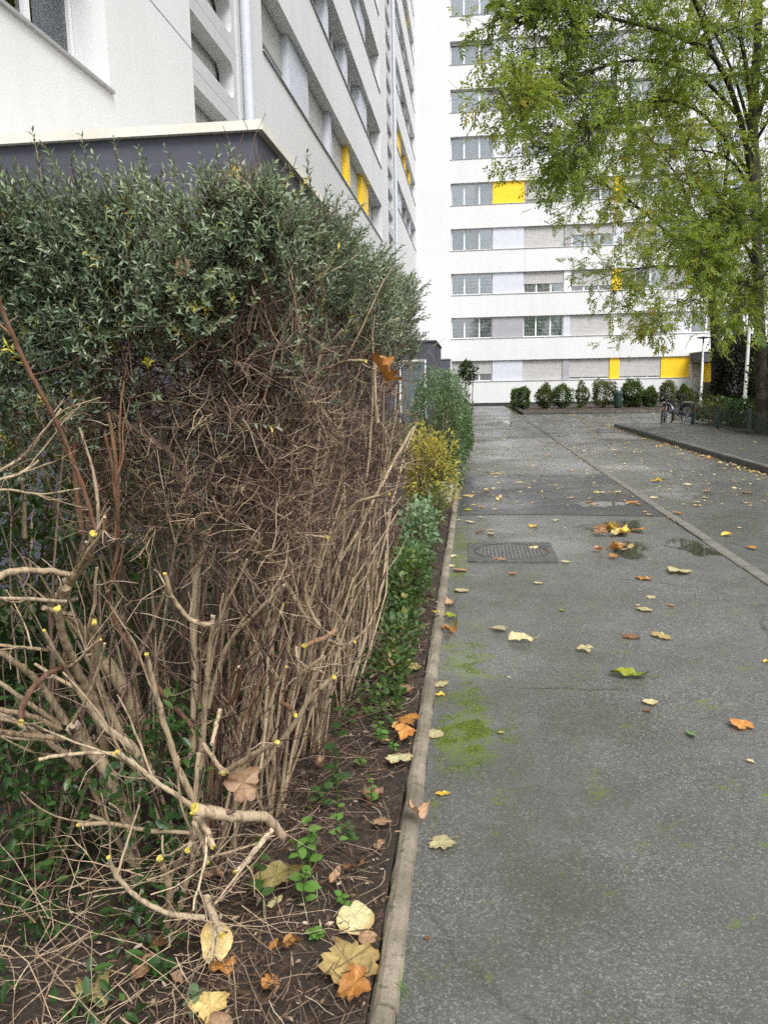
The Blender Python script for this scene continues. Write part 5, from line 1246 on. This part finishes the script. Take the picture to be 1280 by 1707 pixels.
weed(516, 1550, 1.72, .1, 12, .030, 'dense little light green weed next to the cream heart-shaped leaf', seed=6)
weed(330, 1655, 1.52, .1, 9, .05, 'pale green rounded-leaf weed at the bottom of the hedge', mat=BLUEGREEN, seed=7)
weed(268, 1610, 1.58, .1, 11, .055, 'dark glossy sprig with narrow leaves low in the hedge foot', mat=DARKGREEN, seed=8)
weed(70, 1240, 1.7, .1, 9, .04, 'green leafy shoot behind the low branches of the hedge', mat=MIDGREEN, seed=9)
weed(555, 1165, 2.35, .1, 10, .06, 'dark green spreading sprig among the lower hedge stems', mat=DARKGREEN, seed=10)
weed(430, 1400, 1.8, .1, 8, .05, 'mid-green sprig under the broken hedge branch', mat=MIDGREEN, seed=11)
weed(655, 1235, 2.75, .1, 9, .03, 'tiny green weed on the soil beside the pair of orange leaves', seed=12)
wr_ = random.Random(77)
for i, w in enumerate(['leaning out of the hedge foot', 'with drooping leaves by the kerb', 'squeezed between two hedge stems', 'rooted in the leaf litter', 'with few narrow leaves', 'spreading flat over the soil', 'standing alone on bare soil', 'half covered by dry stalks', 'with a bent stem', 'crowded with tiny leaves', 'below the dark sprig', 'next to a fallen tan leaf', 'at the shaded hedge edge', 'pressed to the kerb side']):
    Yw = 1.85+i*.16; pw = Vector((wr_.uniform(-.52, -.30), Yw, wr_.uniform(.05, .16))); dd_ = pw-CO; sc_ = dd_.dot(CW); pxw = PW/2+FPX*dd_.dot(CR)/sc_; pyw = PH/2-FPX*dd_.dot(CU)/sc_
    weed(pxw, pyw, Yw, .1, wr_.randint(8, 14), wr_.uniform(.03, .052), 'little green weed '+w, mat=wr_.choice([BRIGHT, MIDGREEN, MIDGREEN]), seed=40+i)
weed(690, 1085, 3.9, .1, 12, .045, 'green weed beside the kerb opposite the moss', mat=MIDGREEN, seed=13)
weed(705, 1050, 4.4, .1, 12, .05, 'leafy green weed hanging towards the kerb', seed=14)
def tuft(px, py, n, L, label, seed, mat=BRIGHT):
    r = np.random.default_rng(seed); p = np.array(atg(px, py, .005)); mb = MB()
    for _ in range(n):
        q = wander(p+np.array((r.normal(0, .006), r.normal(0, .02), 0)), (r.normal(0, .5), r.normal(0, .5), 1), L*r.uniform(.5, 1.2), 4, .15, -.08, r)
        w = np.cross(nrm(q[-1]-q[0]), UP); w = nrm(w)*.0012; V = []
        for i, c in enumerate(q): V += [c-w*(1-i/4.2), c+w*(1-i/4.2)]
        mb.add(V, [(2*i, 2*i+1, 2*i+3, 2*i+2) for i in range(4)], r.random())
    o = mb.build('grass_tuft', mat); tag(o, label, 'grass', 'grass tufts in the kerb joint')
tuft(672, 1655, 16, .055, 'largest grass tuft growing from the joint between kerb and asphalt', 1); tuft(676, 1580, 8, .035, 'thin grass tuft growing from the joint between kerb and asphalt', 2); tuft(700, 1475, 6, .03, 'tiny grass tuft growing from the joint between kerb and asphalt', 3)
for i in range(8): tuft(778+i*2.2+fr.uniform(-3, 3), 745-i*7, 22, .16, 'grass spilling over the kerb '+['beside the yellow shrub', 'between yellow and blue-green shrubs', 'beside the blue-green shrub', 'past the blue-green shrub', 'at the start of the mid-green shrub', 'along the mid-green shrub', 'past the mid-green shrub', 'at the low olive shrub'][i], 10+i, MIDGREEN)

# ================================================================ MANHOLE
mh = empty('manhole_cover', (.33, 6.52, 0), 0, 'round ribbed iron manhole cover in a square frame set in the path', 'manhole')
M_iron = plain('worn_iron', (.095, .094, .09), .5, .15, var=.3, scale=18, bump=.3); M_rib = plain('rubbed_iron', (.13, .128, .122), .4, .4, var=.25, scale=18)
hx, hy, R0 = .36, .40, .315
mb = MB(); n = 40; V = []
for i in range(n):
    a = i*2*math.pi/n; c, s = math.cos(a), math.sin(a); k = 1/max(abs(c)/hx, abs(s)/hy); V += [(R0*c+.0, R0*s, .013), (c*k, s*k, .013), (c*k*1.0, s*k*1.0, 0)]
mb.add(V, [(3*i, 3*i+1, 3*((i+1) % n)+1, 3*((i+1) % n)) for i in range(n)]+[(3*i+1, 3*i+2, 3*((i+1) % n)+2, 3*((i+1) % n)+1) for i in range(n)])
link('frame', mb.mesh('frame', [M_iron]), None, mh, loc=(0, 0, 0))
mb = MB(); lathe(mb, [(R0-.012, .004), (R0-.012, .013), (R0-.030, .013), (R0-.034, .009), (.0005, .009)], n=40); link('cover', mb.mesh('cover', [M_iron]), None, mh, loc=(0, 0, 0))
for i in range(17):
    x = -.256+i*.032; h = math.sqrt((R0-.036)**2-x*x); mb = MB(); mb.box(x-.008, x+.008, -h, h, .0095, .0145); link('rib', mb.mesh('rib', [M_rib]), None, mh, loc=(0, 0, 0))
for sx in (-1, 1):
    for i in range(9):
        for sy in (-1, 1):
            y = sy*(.20+i*.022)
            x0 = math.sqrt(max(0, R0*R0-y*y))+.02 if abs(y) < R0 else .02
            if x0 < hx-.02: mb = MB(); mb.box(min(sx*x0, sx*(hx-.015)), max(sx*x0, sx*(hx-.015)), y-.006, y+.006, .0135, .0165); link('rib', mb.mesh('rib', [M_rib]), None, mh, loc=(0, 0, 0))

# ================================================================ FENCE, LAMPS, BIN, BICYCLES
fence = empty('fence', (6.6, 20, .08), 0, 'low dark green wire mesh fence along the raised pavement', 'fence')
pm = MB(); pm.box(-.035, .035, -.035, .035, 0, .60); pm.box(-.042, .042, -.042, .042, .60, .63); pmm = pm.mesh('post', [M_green])
wm = MB(); wm.box(-.006, .006, .04, 2.36, .54, .556); wm.box(-.006, .006, .04, 2.36, .06, .076); wm.box(-.006, .006, .04, 2.36, .30, .312)
for k in range(46): wm.box(-.0018, .0018, .06+k*.05, .0636+k*.05, .04, .56)
wmm = wm.mesh('wire_panel', [M_green])
ys = [26.8, 24.4, 22.0, 19.6, 17.2, 14.8, 12.4]
for i, y in enumerate(ys):
    link('post', pmm, None, fence, loc=(0, y-20, 0))
    if i: link('wire_panel', wmm, None, fence, loc=(0, y-20+.02, 0))
def lamp(base, top, label):
    base, top = Vector(base), Vector(top); root = empty('lamp_post', base, 0, label, 'lamp post', 'white lamp posts behind the fence')
    d = (top-base); n = base+d*.93; mb = MB(); tube(mb, [tuple(base), tuple(base+d*.25), tuple(base+d*.26), tuple(n)], [.075, .07, .055, .045], 12); mb.build('pole', M_pole, root, smooth=True)
    mb = MB(); tube(mb, [tuple(n), tuple(top)], .035, 10); mb.build('neck', M_black, root)
    mb = MB(); lathe(mb, [(.03, -.05), (.30, -.02), (.31, .0), (.28, .03), (.05, .06), (.001, .06)], n=20); o = link('lamp_head', mb.mesh('lamp_head', [M_black]), None, root, loc=tuple(top-base))
p = at(1166, 690, 39); t = at(1172, 563, 39); lamp((p.x, 39, .07), tuple(t), 'white lamp post standing before the grey porch of the far block')
p = at(1239, 690, 24.6); t = at(1250, 518, 24.6); lamp((p.x, 24.6, .07), tuple(t), 'taller-looking white lamp post beside the almost black shrub')
bx = at(1029, 682, 41); bb = empty('litter_bin', (bx.x, 41, .07), 0, 'dark green litter bin standing between shrubs before the white wall', 'bin')
mb = MB(); lathe(mb, [(.001, .02), (.16, .02), (.19, .1), (.205, .66)], n=18); link('body', mb.mesh('body', [M_bin], True), None, bb, loc=(0, 0, 0))
mb = MB(); lathe(mb, [(.225, .655), (.23, .72), (.215, .80), (.15, .87), (.001, .89)], n=18); link('lid', mb.mesh('lid', [M_bin], True), None, bb, loc=(0, 0, 0))
mb = MB(); mb.box(-.10, .10, -.236, -.19, .72, .79); link('slot', mb.mesh('slot', [M_black]), None, bb, loc=(0, 0, 0))
def bicycle(loc, rz, lean, label, paint):
    root = empty('bicycle', loc, 0, label, 'bicycle'); root.rotation_euler = (lean, 0, rz)
    def part(n, mb, mat, par=root, smooth=False): return link(n, mb.mesh(n, [mat], smooth), None, par, loc=(0, 0, 0))
    R = .34
    for x in (-.53, .53):
        mb = MB(); torus(mb, (x, 0, R), (1, 0, 0), (0, 0, 1), R-.02, .022, 28, 6); w = part('wheel', mb, M_black, smooth=True)
        mb = MB(); torus(mb, (x, 0, R), (1, 0, 0), (0, 0, 1), R-.048, .010, 28, 5); part('rim', mb, M_steel, w)
        mb = MB(); tube(mb, [(x, -.05, R), (x, .05, R)], .022, 8)
        for k in range(18):
            a = k*2*math.pi/18; tube(mb, [(x, .02*(-1)**k, R), (x+(R-.055)*math.cos(a), 0, R+(R-.055)*math.sin(a))], .0018, 3)
        part('spokes', mb, M_steel, w)
    bb_, st, hd, hb = (-.07, 0, .29), (-.22, 0, .78), (.36, 0, .84), (.40, 0, .66)
    mb = MB()
    for a, b, r in ((bb_, st, .016), (bb_, hb, .019), (st, (.365, 0, .80), .016), (hd, hb, .018)): tube(mb, [a, b], r, 8)
    for s in (-1, 1): tube(mb, [(-.53, s*.06, R), (bb_[0], s*.03, bb_[2])], .010, 6); tube(mb, [(-.53, s*.06, R), (-.20, s*.02, .74)], .009, 6)
    part('frame', mb, paint)
    mb = MB(); 
    for s in (-1, 1): tube(mb, [(.40, s*.03, .66), (.44, s*.055, .56), (.53, s*.055, R)], .011, 6)
    part('fork', mb, paint)
    mb = MB(); tube(mb, [(.36, 0, .84), (.345, 0, .98)], .012, 8); tube(mb, spline([(.22, -.30, 1.0), (.33, -.24, 1.02), (.36, 0, .98), (.33, .24, 1.02), (.22, .30, 1.0)], 4), .011, 6); part('handlebar', mb, M_black)
    mb = MB(); tube(mb, [st, (-.25, 0, .90)], .013, 8); part('seat_post', mb, M_steel)
    mb = MB(); q = spline([(-.39, 0, .93), (-.30, 0, .935), (-.18, 0, .93), (-.08, 0, .92)], 3); tube(mb, q, np.interp(np.linspace(0, 1, len(q)), [0, .2, .6, 1], [.06, .08, .035, .02]), 10); part('saddle', mb, M_black, smooth=True)
    for x, a0, a1 in ((-.53, 20, 190), (.53, 60, 200)):
        mb = MB(); qq = [(x+(R+.03)*math.cos(rad(a)), 0, R+(R+.03)*math.sin(rad(a))) for a in np.linspace(a0, a1, 12)]; V = []
        for c in qq: V += [(c[0], -.03, c[2]), (c[0], .03, c[2])]
        mb.add(V, [(2*i, 2*i+1, 2*i+3, 2*i+2) for i in range(11)]); part('mudguard', mb, paint if x < 0 else M_steel)
    mb = MB(); mb.box(-.90, -.88, -.025, .025, .52, .60); part('reflector', mb, M_red)
    mb = MB(); tube(mb, [(-.07, -.06, .29), (-.07, .06, .29)], .012, 6); tube(mb, [(-.07, .06, .29), (.03, .07, .16)], .009, 5); tube(mb, [(-.07, -.06, .29), (-.17, -.07, .42)], .009, 5); mb.box(-.01, .07, .06, .14, .15, .17); mb.box(-.21, -.13, -.14, -.06, .41, .43); torus(mb, (-.07, .035, .29), (1, 0, 0), (0, 0, 1), .085, .006, 20, 4); part('crank', mb, M_steel)
    mb = MB(); mb.box(-.80, -.35, -.06, .06, .735, .75); tube(mb, [(-.75, -.05, .74), (-.55, -.06, R)], .006, 5); tube(mb, [(-.75, .05, .74), (-.55, .06, R)], .006, 5); part('carrier', mb, M_steel)
bicycle((6.05, 25.75, .0), rad(72), rad(6), 'older dark bicycle leaning beside the fence, wheel towards the road', plain('black_bike_paint', (.025, .025, .03), .4))
bicycle((6.45, 25.55, .0), rad(110), rad(-4), 'violet bicycle with a pale rear mudguard parked against the fence end', M_violet)
